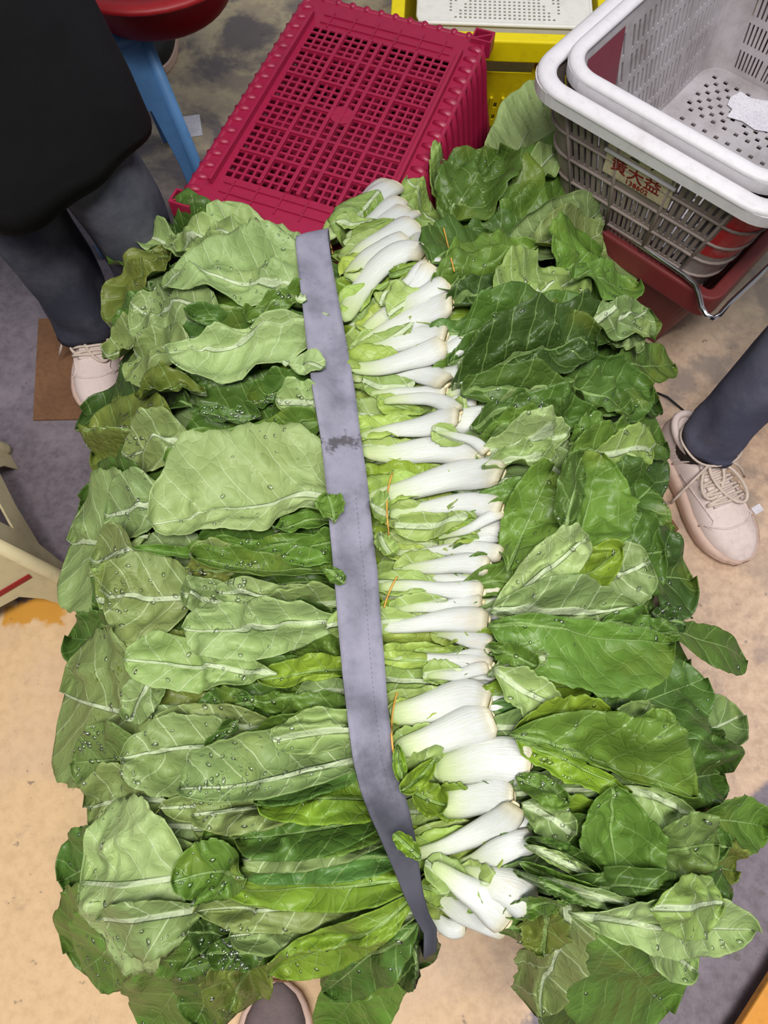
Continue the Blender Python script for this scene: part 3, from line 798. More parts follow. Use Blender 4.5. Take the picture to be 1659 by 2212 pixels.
def shoe(heel, toe, parent, up_mat, sole_mat, lace_mat, chunky=1.0, collar=0.085, laces=True):
    """sneaker from the heel point to the toe point on the floor; parts: sole, upper, toe_cap, tongue, laces"""
    h, t = Vector(heel), Vector(toe); L = (t - h).length; d = (t - h).normalized(); nrm = Vector((-d.y, d.x, 0))
    loc = parent.location
    def W(x, y, z): return h + d * (x * L) + nrm * y + Vector((0, 0, z)) - loc
    def hw(x):
        base = np.interp(x, [0, 0.03, 0.12, 0.3, 0.45, 0.62, 0.75, 0.88, 0.96, 1.0], [0.012, 0.024, 0.035, 0.036, 0.038, 0.046, 0.048, 0.040, 0.024, 0.006])
        return float(base) * L / 0.28 * (1 + 0.10 * (chunky - 1))
    xs = [0, 0.012, 0.03, 0.07, 0.13, 0.2, 0.28, 0.36, 0.45, 0.54, 0.62, 0.7, 0.78, 0.85, 0.91, 0.955, 0.985, 1.0]
    def top(x): return float(np.interp(x, [0, 0.03, 0.1, 0.22, 0.34, 0.46, 0.6, 0.72, 0.84, 0.93, 1.0], [0.060, collar, collar + 0.004, collar - 0.006, collar + 0.006, collar - 0.008, 0.072, 0.062, 0.055, 0.046, 0.028]))
    def up(x, a, grow=0.0):
        w = hw(x) + grow; z0 = 0.022 * chunky; zt = top(x) + grow
        sq = 0.72 if x < 0.4 else 0.62
        ca, sa = math.cos(a), math.sin(a)
        y = w * np.sign(ca) * abs(ca) ** sq * (1.0 - 0.10 * sa); z = z0 + (zt - z0) * abs(sa) ** 0.8
        return W(x, y, z)
    m = MB(); rings = []
    for x in xs:
        rings.append([up(x, a) for a in np.linspace(0, math.pi, 19)] + [W(x, -hw(x) * 0.8, 0.02), W(x, hw(x) * 0.8, 0.02)])
    loft(m, rings); up_o = m.build('shoe', up_mat, parent, smooth=True)
    parent = up_o
    m = MB(); rings = []
    for x in xs:
        w = hw(x) + 0.006 * chunky; zt = (0.034 - 0.010 * x) * chunky; zb = 0.001 + 0.012 * max(0, x - 0.8) / 0.2 + 0.006 * max(0, 0.06 - x) / 0.06
        rings.append([W(x, s * w * f, z) for s, f, z in ((-1, .86, zb), (-1, 1.02, zb + 0.008), (-1, 1.0, zt * 0.55), (-1, 1.03, zt * 0.8), (-1, .92, zt), (1, .92, zt), (1, 1.03, zt * 0.8), (1, 1.0, zt * 0.55), (1, 1.02, zb + 0.008), (1, .86, zb))])
    loft(m, rings); so = m.build('sole', sole_mat, parent, smooth=True)
    # overlays: heel counter lines, toe cap edge, side panel lines
    m = MB()
    for x0 in (0.16, 0.21, 0.26):
        m.tube([up(x0 + 0.10 * (a / 1.2), a, 0.0012) for a in np.linspace(0.15, 1.2, 10)], 0.0022, 6)
        m.tube([up(x0 + 0.10 * ((math.pi - a) / 1.2), a, 0.0012) for a in np.linspace(math.pi - 0.15, math.pi - 1.2, 10)], 0.0022, 6)
    m.tube([up(0.80 - 0.10 * abs(math.cos(a)) ** 2, a, 0.0008) for a in np.linspace(0.1, math.pi - 0.1, 18)], 0.0018, 6)
    for s in (0, 1):
        pts = [(0.36, 0.25), (0.5, 0.5), (0.62, 0.75), (0.72, 0.95), (0.76, 0.7), (0.72, 0.45)]
        m.tube([up(x, a if s else math.pi - a, 0.001) for x, a in pts], 0.0016, 6)
    m.build('overlay', up_mat, parent, smooth=True)
    m = MB()
    rings = []
    for x in np.linspace(0.26, 0.66, 10): rings.append([up(x, a, 0.003 + 0.006 * max(0, 0.36 - x) / 0.1) for a in np.linspace(1.15, math.pi - 1.15, 7)] + [up(x, math.pi - 1.3, -0.002), up(x, 1.3, -0.002)])
    loft(m, rings); m.build('tongue', up_mat, parent, smooth=True)
    m = MB(); m.tube([up(0.035 + 0.30 * (0.5 - 0.5 * math.cos(a)), 0, 0) * 0 + W(0.20 - 0.17 * math.cos(a), hw(0.2) * 0.80 * math.sin(a), collar + 0.002) for a in np.linspace(0, 2 * math.pi, 28, endpoint=False)], 0.007, 8, True); m.build('collar', up_mat, parent, smooth=True)
    if laces:
        m = MB()
        for q, x in enumerate((0.44, 0.50, 0.56, 0.62)):
            m.tube([up(x + 0.012 * (a - 1.57), a, 0.006) for a in np.linspace(0.95, math.pi - 0.95, 9)], 0.0030, 6)
            m.tube([up(x + 0.03 - 0.03 * abs(a - 1.57), a, 0.007) for a in np.linspace(0.95, math.pi - 0.95, 9)], 0.0026, 6)
        # bow: two loops and two ends
        K = up(0.40, 1.57, 0.012)
        for s, ln in ((1, 0.085), (-1, 0.06)):
            P = []
            for a in np.linspace(0, 2 * math.pi, 22): P.append(K + d * (ln * 0.5 * (1 - math.cos(a)) * 0.95) + nrm * (s * (0.012 * (1 - math.cos(a)) + 0.022 * math.sin(a))) + Vector((0, 0, 0.006 * math.sin(a / 2) - 0.026 * (0.5 - 0.5 * math.cos(a)))))
            m.tube(P, 0.0030, 6)
            E = [K + d * (0.03 * q) + nrm * (s * 0.075 * q) + Vector((0, 0, 0.010 * math.sin(q * 3.0) - 0.060 * q * q)) for q in np.linspace(0, 1, 10)]
            m.tube(E, 0.0026, 6)
        m.build('laces', lace_mat, parent, smooth=True)
    return so

# ---- person on the left: dark jeans, long black apron, white sneakers
pl = empty('person', (-0.52, 0.90, 0), 'person standing at the left in a long black apron, dark jeans and white sneakers', 'person')
def rel(o, pts): return [(p[0] - o.location.x, p[1] - o.location.y, *p[2:]) for p in pts]
m = MB()
limb(m, rel(pl, [(-0.563, 0.868, 0.075, .060, .062), (-0.565, 0.87, 0.16, .060, .062), (-0.57, 0.868, 0.30, .064, .066), (-0.575, 0.868, 0.46, .070, .072), (-0.60, 0.89, 0.66, .080, .08), (-0.56, 0.91, 0.94, .10, .09)]), seed=1)
limb(m, rel(pl, [(-0.425, 0.925, 0.075, .060, .064), (-0.425, 0.92, 0.16, .062, .064), (-0.425, 0.905, 0.30, .066, .070), (-0.45, 0.895, 0.46, .070, .074), (-0.49, 0.895, 0.66, .078, .08), (-0.54, 0.91, 0.94, .10, .09)]), seed=2)
m.build('trousers', M_JEANS, pl, smooth=True)
m = MB(); rings = []
for z, rx, ry, cx, cy in ((0.445, .200, .150, -.55, .905), (0.48, .202, .152, -.55, .905), (0.55, .196, .150, -.55, .908), (0.65, .188, .145, -.55, .91), (0.78, .180, .140, -.55, .91), (0.90, .17, .135, -.55, .91), (1.0, .16, .125, -.55, .91)):
    f = (1.0 - z) / 0.57; r_ = []
    for a in np.linspace(0, 2 * math.pi, 90, endpoint=False):
        w = 0.010 * f * (math.sin(5 * a + 1.2 + z) + 0.6 * math.sin(9 * a + 2.5 * z)) + 0.004 * math.sin(3 * a + 14 * z)
        zz_ = z - (0.022 * math.cos(a - 3.6) if z < 0.45 else 0)
        r_.append((cx + (rx + w) * math.cos(a) - pl.location.x, cy + (ry + w) * math.sin(a) - pl.location.y, zz_))
    rings.append(r_)
inner = [[(x * 0.985, y * 0.985, z) for x, y, z in r_] for r_ in rings]
vs = [v for r_ in rings + list(reversed(inner)) for v in r_]
n = 90; R_ = len(rings) * 2
fs = [(i * n + k, i * n + (k + 1) % n, ((i + 1) % R_) * n + (k + 1) % n, ((i + 1) % R_) * n + k) for i in range(R_) for k in range(n)]
m.add(vs, fs); o = m.build('apron', M_BLACK, pl, smooth=True); o['label'] = 'long black apron'
s1 = shoe((-0.572, 0.965, 0), (-0.540, 0.700, 0), pl, M_SHOE, M_SOLE, M_LACE, 1.15, 0.078)
s2 = shoe((-0.425, 1.01, 0), (-0.375, 0.75, 0), pl, M_SHOE, M_SOLE, M_LACE, 1.15, 0.078, False)

# ---- person on the right: grey-blue jeans, laced white sneaker
pr = empty('person', (0.60, 0.62, 0), 'person at the right edge, grey-blue jeans and a laced white sneaker', 'person')
m = MB()
limb(m, rel(pr, [(0.572, 0.600, 0.098, .052, .048), (0.573, 0.602, 0.14, .050, .047), (0.576, 0.607, 0.22, .049, .049), (0.588, 0.612, 0.34, .053, .055), (0.602, 0.618, 0.46, .060, .063), (0.61, 0.66, 0.70, .085, .09), (0.66, 0.68, 0.92, .12, .11)]), seed=5, wr=0.003)
limb(m, rel(pr, [(0.80, 0.70, 0.098, .058, .052), (0.80, 0.70, 0.14, .056, .052), (0.80, 0.70, 0.22, .057, .056), (0.79, 0.70, 0.34, .064, .066), (0.78, 0.69, 0.46, .070, .074), (0.76, 0.68, 0.70, .085, .09), (0.72, 0.68, 0.92, .12, .11)]), seed=6, wr=0.003)
m.build('trousers', M_JEANS2, pr, smooth=True)
m = MB(); hem = [(0.572 + 0.054 * math.cos(a) - 0.60, 0.600 + 0.050 * math.sin(a) - 0.62, 0.100 + 0.003 * math.sin(4 * a)) for a in np.linspace(0, 2 * math.pi, 40, endpoint=False)]
m.tube(hem, 0.0022, 6, True); m.build('frayed_hem', M_LACE, pr, smooth=True)
m = MB(); m.tube([(0.566 - 0.60, 0.600 - 0.62, 0.06), (0.566 - 0.60, 0.604 - 0.62, 0.11)], [0.044, 0.044], 20); m.build('sock', M_DARK, pr, smooth=True)
shoe((0.530, 0.668, 0), (0.628, 0.402, 0), pr, M_SHOE, M_SOLE, M_LACE, 1.25, 0.082)
shoe((0.79, 0.77, 0), (0.82, 0.50, 0), pr, M_SHOE, M_SOLE, M_LACE, 1.25, 0.082, False)

# ---- the photographer's own shoe at the bottom edge
pp_ = empty('person', (-0.16, -0.42, 0), 'grey shoe tip of the person taking the picture, under the lowest leaves', 'person')
shoe((-0.165, -0.50, 0), (-0.148, -0.225, 0), pp_, M_GREYSHOE, M_SOLE, M_LACE, 1.1, 0.07)
m = MB(); limb(m, rel(pp_, [(-0.165, -0.445, 0.075, .055, .055), (-0.165, -0.45, 0.2, .058, .06), (-0.165, -0.46, 0.40, .07, .07)]), seed=8, wr=0.003); m.build('trousers', M_JEANS, pp_, smooth=True)

# ---- things on the floor
def flat(name, pts, z, th, mat, label, cat):
    P = [at(x, y, z) for x, y in pts]; c = (sum(p[0] for p in P) / len(P), sum(p[1] for p in P) / len(P))
    Q = [(p[0] - c[0], p[1] - c[1]) for p in P]
    if sum(Q[i][0] * Q[(i + 1) % len(Q)][1] - Q[(i + 1) % len(Q)][0] * Q[i][1] for i in range(len(Q))) < 0: Q.reverse()
    m = MB(); m.prism(Q, th, Matrix.Identity(4)); o = m.build(name, mat, None, (c[0], c[1], z)); return tag(o, label, cat)
flat('cardboard_sheet', [(84,690),(300,676),(312,904),(72,908)], 0.0025, 0.004, M_CARD, 'flat brown cardboard sheet on the floor under the left sneaker', 'cardboard')
flat('paper_slip', [(384,254),(431,247),(438,292),(408,297),(396,290)], 0.001, 0.001, M_PAPER, 'small white paper slip on the floor by the blue stool', 'paper')
flat('paper_slip', [(1440,1128),(1452,1122),(1466,1142),(1456,1158),(1440,1148)], 0.001, 0.001, M_CARD, 'tiny grey-brown paper bit beside the laced sneaker', 'paper')
flat('paper_slip', [(1622,1098),(1640,1088),(1650,1102),(1632,1112)], 0.001, 0.001, M_PAPER, 'tiny pale paper bit right of the laced sneaker', 'paper')
m = MB(); m.tube([at3(1418, 848, 0.003), at3(1442, 858, 0.004), at3(1478, 888, 0.003)], [0.002, 0.0025, 0.002], 6); tag(m.build('twig', M_DARK, None, smooth=True), 'thin dark twig on the floor near the maroon crate', 'twig')
# black slipper behind the blue stool
sl_ = empty('slipper', (*at(338, 96, 0.0), 0), 'black slipper with a pale sole edge behind the blue stool', 'shoe')
def oval(n=30): return [(0.055 * math.cos(a) * (1 + 0.1 * math.sin(a)), 0.115 * math.sin(a)) for a in np.linspace(0, 2 * math.pi, n, endpoint=False)]
m = MB(); m.prism(oval(), 0.02, Matrix.Translation((0, 0, 0.011))); m.build('sole', M_SOLE, sl_, bevel=0.004)
m = MB(); rings = []
for q in np.linspace(0, 1, 8): rings.append([(x * (0.94 - 0.55 * q ** 2), y * (0.95 - 0.4 * q ** 2), 0.02 + 0.045 * math.sin(q * 1.57)) for x, y in oval()])
loft(m, rings); m.build('upper', M_DARK, sl_, smooth=True)
sl_.rotation_euler = (0, 0, 0.2)
# orange board at the lower right corner
ob_ = empty('orange_board', (0, 0, 0), 'orange painted wooden board at the lower right corner', 'board')
c = at3(1678, 2222, 0.06); ob_.location = (c.x, c.y, 0); ob_.rotation_euler = (0, 0, math.radians(47))
m = MB(); m.box((0, 0, 0.05), (0.5, 0.075, 0.02)); m.build('top_board', M_ORANGE, ob_, bevel=0.003)
for s in (-1, 1):
    m = MB(); m.box((s * 0.18, 0, 0.02), (0.06, 0.07, 0.04)); m.build('foot_block', M_ORANGE, ob_, bevel=0.002)

# ------------------------------------------------------------------ the pile of leafy greens
GX0, GY0, GR, GNX, GNY = -0.66, -0.46, 0.0025, 560, 680
gx = GX0 + GR * np.arange(GNX); gy = GY0 + GR * np.arange(GNY)
GXX, GYY = np.meshgrid(gx, gy)

def S(x, y):
    """resting surface of the pile: a long low mound that falls away at its rim"""
    x = np.asarray(x, float); y = np.asarray(y, float)
    r = (x - (0.075 - 0.16 * y)) / 0.36
    e = (y - 0.30) / 0.50
    z = 0.452 - 0.062 * np.minimum(r * r, 1.9)
    z = z - np.minimum(0.10 * np.maximum(np.abs(e) - 0.74, 0) ** 1.3 / 0.18, 0.13)
    return z

_r = (GXX - (0.075 - 0.16 * GYY)) / 0.36; _e = (GYY - 0.30) / 0.50
HM = np.where((np.abs(_r) ** 3 + np.abs(_e) ** 4) < 0.42, S(GXX, GYY), 0.05)

# the upturned crates at the far end also hold leaves up
_dx, _dy = GXX - cx_, GYY - cy_
_u = _dx * math.cos(-rang) - _dy * math.sin(-rang); _v = _dx * math.sin(-rang) + _dy * math.cos(-rang)
HM = np.where((np.abs(_u) < 0.178) & (np.abs(_v) < 0.268), np.maximum(HM, RZ + 0.006), HM)

def hsamp(A, x, y):
    i = np.clip(((np.asarray(x) - GX0) / GR).round().astype(int), 0, GNX - 1)
    j = np.clip(((np.asarray(y) - GY0) / GR).round().astype(int), 0, GNY - 1)
    return A[j, i]

def box(A, r, ax):
    c = np.cumsum(np.pad(A, [(r + 1, r) if k == ax else (0, 0) for k in range(2)], mode='edge'), axis=ax)
    n = 2 * r + 1
    return (c[n:] - c[:-n]) / n if ax == 0 else (c[:, n:] - c[:, :-n]) / n

def local_blur(x, y, r=4):
    """blurred copy of the height map around the given points, full size but only the window filled"""
    m = 12
    i0, i1 = int((x.min() - GX0) / GR) - m, int((x.max() - GX0) / GR) + m
    j0, j1 = int((y.min() - GY0) / GR) - m, int((y.max() - GY0) / GR) + m
    i0, j0 = max(i0, 0), max(j0, 0); i1, j1 = min(i1, GNX), min(j1, GNY)
    B = HM.copy()
    W = HM[j0:j1, i0:i1]
    W = np.maximum(W, 0.12)
    W = box(box(W, r, 0), r, 1); W = box(box(W, r, 0), r, 1)
    B[j0:j1, i0:i1] = W
    return B

def splat(x, y, z, k=4):
    """record a surface grid in the height map"""
    nu, nv = x.shape
    fu = np.linspace(0, nu - 1, (nu - 1) * k + 1); fv = np.linspace(0, nv - 1, (nv - 1) * k + 1)
    iu = np.minimum(fu.astype(int), nu - 2); iv = np.minimum(fv.astype(int), nv - 2)
    au = (fu - iu)[:, None]; av = (fv - iv)[None, :]
    def up(A):
        return (A[iu][:, iv] * (1 - au) * (1 - av) + A[iu + 1][:, iv] * au * (1 - av)
                + A[iu][:, iv + 1] * (1 - au) * av + A[iu + 1][:, iv + 1] * au * av)
    X, Y, Z = up(x).ravel(), up(y).ravel(), up(z).ravel()
    i = np.clip(((X - GX0) / GR).round().astype(int), 0, GNX - 1); j = np.clip(((Y - GY0) / GR).round().astype(int), 0, GNY - 1)
    np.maximum.at(HM, (j, i), Z)

def rest_z(px, py, lift=0.004, droop=0.0):
    z = 0.45
    for _ in range(3):
        x, y = at(px, py, z)
        h = float(hsamp(HM, x, y)); s = float(S(x, y))
        z = max(s - droop, h) + lift
    return z

def smooth2(Z, n):
    for _ in range(n):
        P = np.pad(Z, 1, mode='edge')
        Z = (P[1:-1, 1:-1] * 2 + P[:-2, 1:-1] + P[2:, 1:-1] + P[1:-1, :-2] + P[1:-1, 2:]) / 6.0
    return Z

def grid_quads(nu, nv, off=0, flip=False):
    i = np.arange(nu * nv).reshape(nu, nv)
    q = np.stack([i[:-1, :-1], i[1:, :-1], i[1:, 1:], i[:-1, 1:]], -1).reshape(-1, 4) + off
    return q[:, ::-1] if flip else q

PAL = {'p': (150, 178, 100), 'P': (166, 190, 124), 'g': (104, 138, 54), 'd': (82, 113, 46), 'D': (63, 88, 37),
       'y': (134, 164, 52), 'o': (118, 130, 56), 'k': (116, 140, 76), 'w': (166, 190, 88), 'b': (88, 126, 60)}
DROP_SITES = []
LEAVES = {'left': [], 'right': []}      # (object data for the heads to claim)

def leaf_mesh(spec, NU=28, NV=17):
    side, c, bx, by, tx, ty, wa, wb, pk = spec[:9]
    o = spec[9] if len(spec) > 9 else {}
    droop = o.get('droop', 0.0)
    if not o.get('dry') and 'ra' not in o and 'rb' not in o and min(wa, wb) > 20 and o.get('lift', 0) < 0.01 and rng.random() < 0.22:
        o = dict(o); o['ra' if rng.random() < 0.5 else 'rb'] = rng.uniform(0.16, 0.34)
    zb = rest_z(bx, by); zt = rest_z(tx, ty, 0.004, droop)
    B = np.array(at(bx, by, zb)); T = np.array(at(tx, ty, zt))
    Lp = math.hypot(tx - bx, ty - by); D = T - B; L = np.linalg.norm(D); d = D / L
    dpx = np.array([tx - bx, ty - by]) / Lp
    npx = np.array([dpx[1], -dpx[0]])
    if abs(dpx[0]) >= 0.5 * abs(dpx[1]):
        if npx[1] > 0: npx = -npx
    elif npx[0] > 0: npx = -npx
    n = np.array([-d[1], d[0]])
    if n[0] * npx[0] - n[1] * npx[1] < 0: n = -n
    sc = L / Lp
    wa, wb = wa * sc, wb * sc
    u = np.linspace(0, 1, NU) ** 0.95; vl = np.linspace(-1, 1, NV); v = np.sign(vl) * np.abs(vl) ** 1.15
    U, V = np.meshgrid(u, v, indexing='ij')
    beta = o.get('beta', 0.5); alpha = beta * pk / (1 - pk)
    p = U ** alpha * np.clip(1 - U, 0, 1) ** beta
    p = p / (pk ** alpha * (1 - pk) ** beta)
    p = np.maximum(p, 0.05 * (1 - U))
    r1, r2, r3, r4 = rng.uniform(0, 6.28, 4)
    wv = o.get('wavy', rng.uniform(0.012, 0.04))
    p = p * (1 + wv * np.sin(2 * np.pi * 3.1 * U + r1) * np.abs(V) + wv * 0.7 * np.sin(2 * np.pi * 7.3 * U + r2 * np.sign(V)) * np.abs(V) ** 3
             + wv * 0.45 * np.sin(2 * np.pi * 15 * U + r3) * np.abs(V) ** 5)
    t = np.where(V > 0, wa, wb) * p * V
    arc = t.copy()
    s = U * L
    lat = o.get('bend', rng.uniform(-0.05, 0.05)) * L * 4 * U * (1 - U)
    zr = np.zeros_like(t)
    # an edge that rolls over and shows the other face
    for key, sg, W in (('ra', 1, wa), ('rb', -1, wb)):
        if key in o:
            fr = o[key]; R = o.get('R', 0.007)
            t0 = W * p[:, :1].max() * 0 + W * (1 - fr) * p
            over = np.maximum(sg * t - t0 * np.abs(np.where(np.abs(V) > 0, 1, 0)), 0)
            th = np.minimum(over / R, math.pi * 1.08)
            rest = np.maximum(over - R * math.pi * 1.08, 0)
            newt = np.where(over > 0, t0 + R * np.sin(th) + rest * math.cos(math.pi * 1.08), sg * t)
            zr = np.where(over > 0, R * (1 - np.cos(th)) + rest * 0.1, zr)
            m = (V * sg) > 0
            t = np.where(m, sg * newt, t)
    X = B[0] + d[0] * s + n[0] * (t + lat); Y = B[1] + d[1] * s + n[1] * (t + lat)
    # lie on whatever is below
    z0 = S(X, Y) - droop * U ** 1.6 + o.get('lift', 0.0)
    Bm = local_blur(X, Y)
    zz = np.maximum(z0, np.maximum(hsamp(Bm, X, Y), 0) + 0.0012)
    zz = smooth2(zz, 3)
    zz = np.maximum(zz, hsamp(HM, X, Y) * 0.6 + zz * 0.4)
    A = o.get('rip', rng.uniform(0.005, 0.016))
    ripple = A * np.abs(V) ** 2 * (0.5 + 0.5 * np.sin(2 * np.pi * (2.3 + r1 * 0.2) * U + r2 + 1.3 * np.sign(V)))
    ripple = ripple + 0.35 * A * np.abs(V) ** 3 * (0.5 + 0.5 * np.sin(2 * np.pi * 6.1 * U + r4 * np.sign(V)))
    cup = o.get('cup', rng.uniform(-0.002, 0.012)) * np.abs(V) ** 1.6
    k1, k2 = rng.uniform(45, 90, 2); a1, a2 = rng.uniform(0, 6.28, 2)
    crum = o.get('crum', 0.0030) * (np.sin(k1 * (X * math.cos(a1) + Y * math.sin(a1)) + r1) + np.sin(k2 * (X * math.cos(a2) + Y * math.sin(a2)) + r2)
                                    + 0.6 * np.sin(1.9 * k1 * (X * math.sin(a2) - Y * math.cos(a2)) + r3))
    ph = (s - 0.62 * np.abs(arc) ** 0.92) / 0.031 + 0.25 * np.sign(arc)
    under = side == 'u'
    puck = (-1 if under else 1) * o.get('puck', 0.0015) * np.cos(2 * np.pi * ph) * np.minimum(np.abs(arc) / 0.012, 1) * (1 - np.abs(V) ** 4)
    rib = (0.0016 if under else -0.0006) * np.exp(-(arc / 0.0022) ** 2) * (1 - 0.7 * U)
    tl = 0.0 if o.get('dry') else rng.uniform(-0.009, 0.009)
    tilt = tl * V * p + abs(tl)
    Z = zz + ripple + tilt + cup + crum + puck + rib + zr + 0.0015
    # never dip into what lies below
    Hn = np.maximum.reduce([hsamp(HM, X + a * GR, Y + b * GR) for a in (-1, 0, 1) for b in (-1, 0, 1)]) + 0.0008
    Z = Z + smooth2(np.maximum(Hn - Z, 0), 2) * 1.4
    Z = smooth2(np.maximum(Z, Hn), 1); Z = np.maximum(Z, Hn)
    splat(X, Y, Z)
    # shell with two faces
    Pt = np.stack([X, Y, Z], -1)
    gu = np.gradient(Pt, axis=0); gv = np.gradient(Pt, axis=1)
    N = np.cross(gu, gv); N /= np.maximum(np.linalg.norm(N, axis=-1, keepdims=True), 1e-9)
    flip = (d[0] * n[1] - d[1] * n[0]) < 0
    if flip: N = -N
    Pb = Pt - N * 0.0007
    nn = NU * NV
    q1 = grid_quads(NU, NV, 0, flip); q2 = grid_quads(NU, NV, nn, not flip)
    idx = np.arange(nn).reshape(NU, NV)
    loop = np.concatenate([idx[:, 0], idx[-1, 1:], idx[-2::-1, -1], idx[0, -2:0:-1]])
    nx = np.roll(loop, -1)
    q3 = np.stack([loop, loop + nn, nx + nn, nx], -1)
    if flip: q3 = q3[:, ::-1]
    V3 = np.concatenate([Pt.reshape(-1, 3), Pb.reshape(-1, 3)])
    uv = np.stack([s, arc], -1).reshape(-1, 2); uv = np.concatenate([uv, uv])
    mi = np.concatenate([np.full(len(q1), 1 if under else 0), np.full(len(q2), 0 if under else 1), np.zeros(len(q3))])
    if not o.get('dry'):
        DROP_SITES.append((Pt[2:-1, 1:-1].reshape(-1, 3), N[2:-1, 1:-1].reshape(-1, 3)))
    col = np.array(lin(PAL[c])) * rng.uniform(0.88, 1.12) * np.array([rng.uniform(0.93, 1.07), 1.0, rng.uniform(0.9, 1.1)])
    return dict(v=V3, q=np.concatenate([q1, q2, q3]), uv=uv, mi=mi, col=np.clip(col, 0, 1), y=by, base=(B[0], B[1], zb), bpx=(bx, by))

def claim(leafd, root, name='leaf'):
    loc = np.array(root.location)
    me = np_mesh('leaf', leafd['v'] - loc, leafd['q'], leafd['uv'], leafd['mi'], (M_UP, M_LOW))
    ob = link(name, me, root); ob.color = (*leafd['col'], 1)
    return ob

def interp(pts, n):
    P = np.array(pts, float)
    k = np.concatenate([[0], np.cumsum(np.hypot(*(P[1:, :2] - P[:-1, :2]).T))]); k /= k[-1]
    q = np.linspace(0, 1, n)
    if len(P) == 2 or len(P) > 9: return np.stack([np.interp(q, k, P[:, j]) for j in range(P.shape[1])], -1)
    out = []
    for j in range(P.shape[1]):
        c = np.polyfit(k, P[:, j], min(len(P) - 1, 3)); out.append(np.polyval(c, q))
    return np.stack(out, -1)

def stalk_mesh(pts, cap=0.04, fat=0.60, NS=24, NC=18):
    """white leaf stalk along pixel points (x, y, width), base end first"""
    P = interp(pts, NS)
    q = np.linspace(0, 1, NS)
    x0, y0 = np.array([at(a_, b_, 0.47) for a_, b_, _ in P]).T
    ref = S(x0, y0)
    for it in range(2):
        zb = hsamp(local_blur(x0, y0, 4), x0, y0)
        zb = np.clip(zb, ref + 0.012, ref + cap)
        zs = np.polyval(np.polyfit(q, zb, 2 if len(pts) > 2 else 1), q)
        XY = np.array([at(P[i, 0], P[i, 1], zs[i] + 0.008) for i in range(NS)])
        x0, y0 = XY.T
    seg = np.linalg.norm(np.diff(XY, axis=0), axis=1).sum() / max(np.hypot(*np.diff(P[:, :2], axis=0).T).sum(), 1)
    W = P[:, 2] * seg * 1.16
    endf = np.where(q < 0.07, 0.72 + 0.28 * np.sqrt(np.clip(1 - (1 - q / 0.07) ** 2, 0, 1)), 1.0)
    endf = endf * np.where(q > 0.93, np.sqrt(np.clip(1 - ((q - 0.93) / 0.085) ** 2, 0.05, 1)), 1.0)
    hw = W / 2 * endf * (1 + 0.10 * np.exp(-((q - 0.2) / 0.15) ** 2)); th = W * fat * 0.5 * endf * (1.15 - 0.45 * q)
    tg = np.gradient(XY, axis=0); tg /= np.linalg.norm(tg, axis=1, keepdims=True)
    nr = np.stack([-tg[:, 1], tg[:, 0]], -1)
    a = np.linspace(0, 2 * np.pi, NC, endpoint=False)
    ph = rng.uniform(0, 6)
    prof = 1 + 0.03 * np.cos(5 * a + ph) + 0.02 * np.cos(9 * a)
    ca = np.sign(np.cos(a)) * np.abs(np.cos(a)) ** 0.85 * prof; sa = np.sin(a) * prof
    sa = np.where(sa < 0, sa * 0.55, sa)
    zc = zs + th * 0.42
    v = np.zeros((NS, NC, 3))
    wob = 0.0012 * np.sin(q * 9 + ph)
    v[:, :, 0] = XY[:, 0:1] + nr[:, 0:1] * (hw[:, None] * ca[None] + wob[:, None])
    v[:, :, 1] = XY[:, 1:2] + nr[:, 1:2] * (hw[:, None] * ca[None] + wob[:, None])
    v[:, :, 2] = zc[:, None] + th[:, None] * sa[None] + 0.002 * np.sin(q * np.pi)[:, None]
    top = [k for k in range(NC) if a[k] <= math.pi + 1e-6]
    splat(v[:, top, 0], v[:, top, 1], v[:, top, 2], 4)
    V = v.reshape(-1, 3)
    i = np.arange(NS * NC).reshape(NS, NC); j = np.roll(i, -1, axis=1)
    quads = np.stack([i[:-1], i[1:], j[1:], j[:-1]], -1).reshape(-1, 4)
    c0 = V[:NC].mean(0) - np.array([tg[0, 0], tg[0, 1], 0]) * th[0] * 0.35; c1 = V[-NC:].mean(0)
    V = np.concatenate([V, [c0, c1]])
    k0, k1 = NS * NC, NS * NC + 1
    caps = [(int(i[0, (m + 1) % NC]), int(i[0, m]), k0, k0) for m in range(NC)] + [(int(i[-1, m]), int(i[-1, (m + 1) % NC]), k1, k1) for m in range(NC)]
    uv = np.stack(np.broadcast_arrays(q[:, None], (np.arange(NC) / NC)[None]), -1).reshape(-1, 2)
    uv = np.concatenate([uv, [[0, 0.5], [1, 0.5]]])
    faces = [tuple(int(x) for x in f) for f in quads] + [(f[0], f[1], f[2]) for f in caps]
    return V, faces, uv, (XY[0], zc[0], hw[0], th[0], -tg[0])

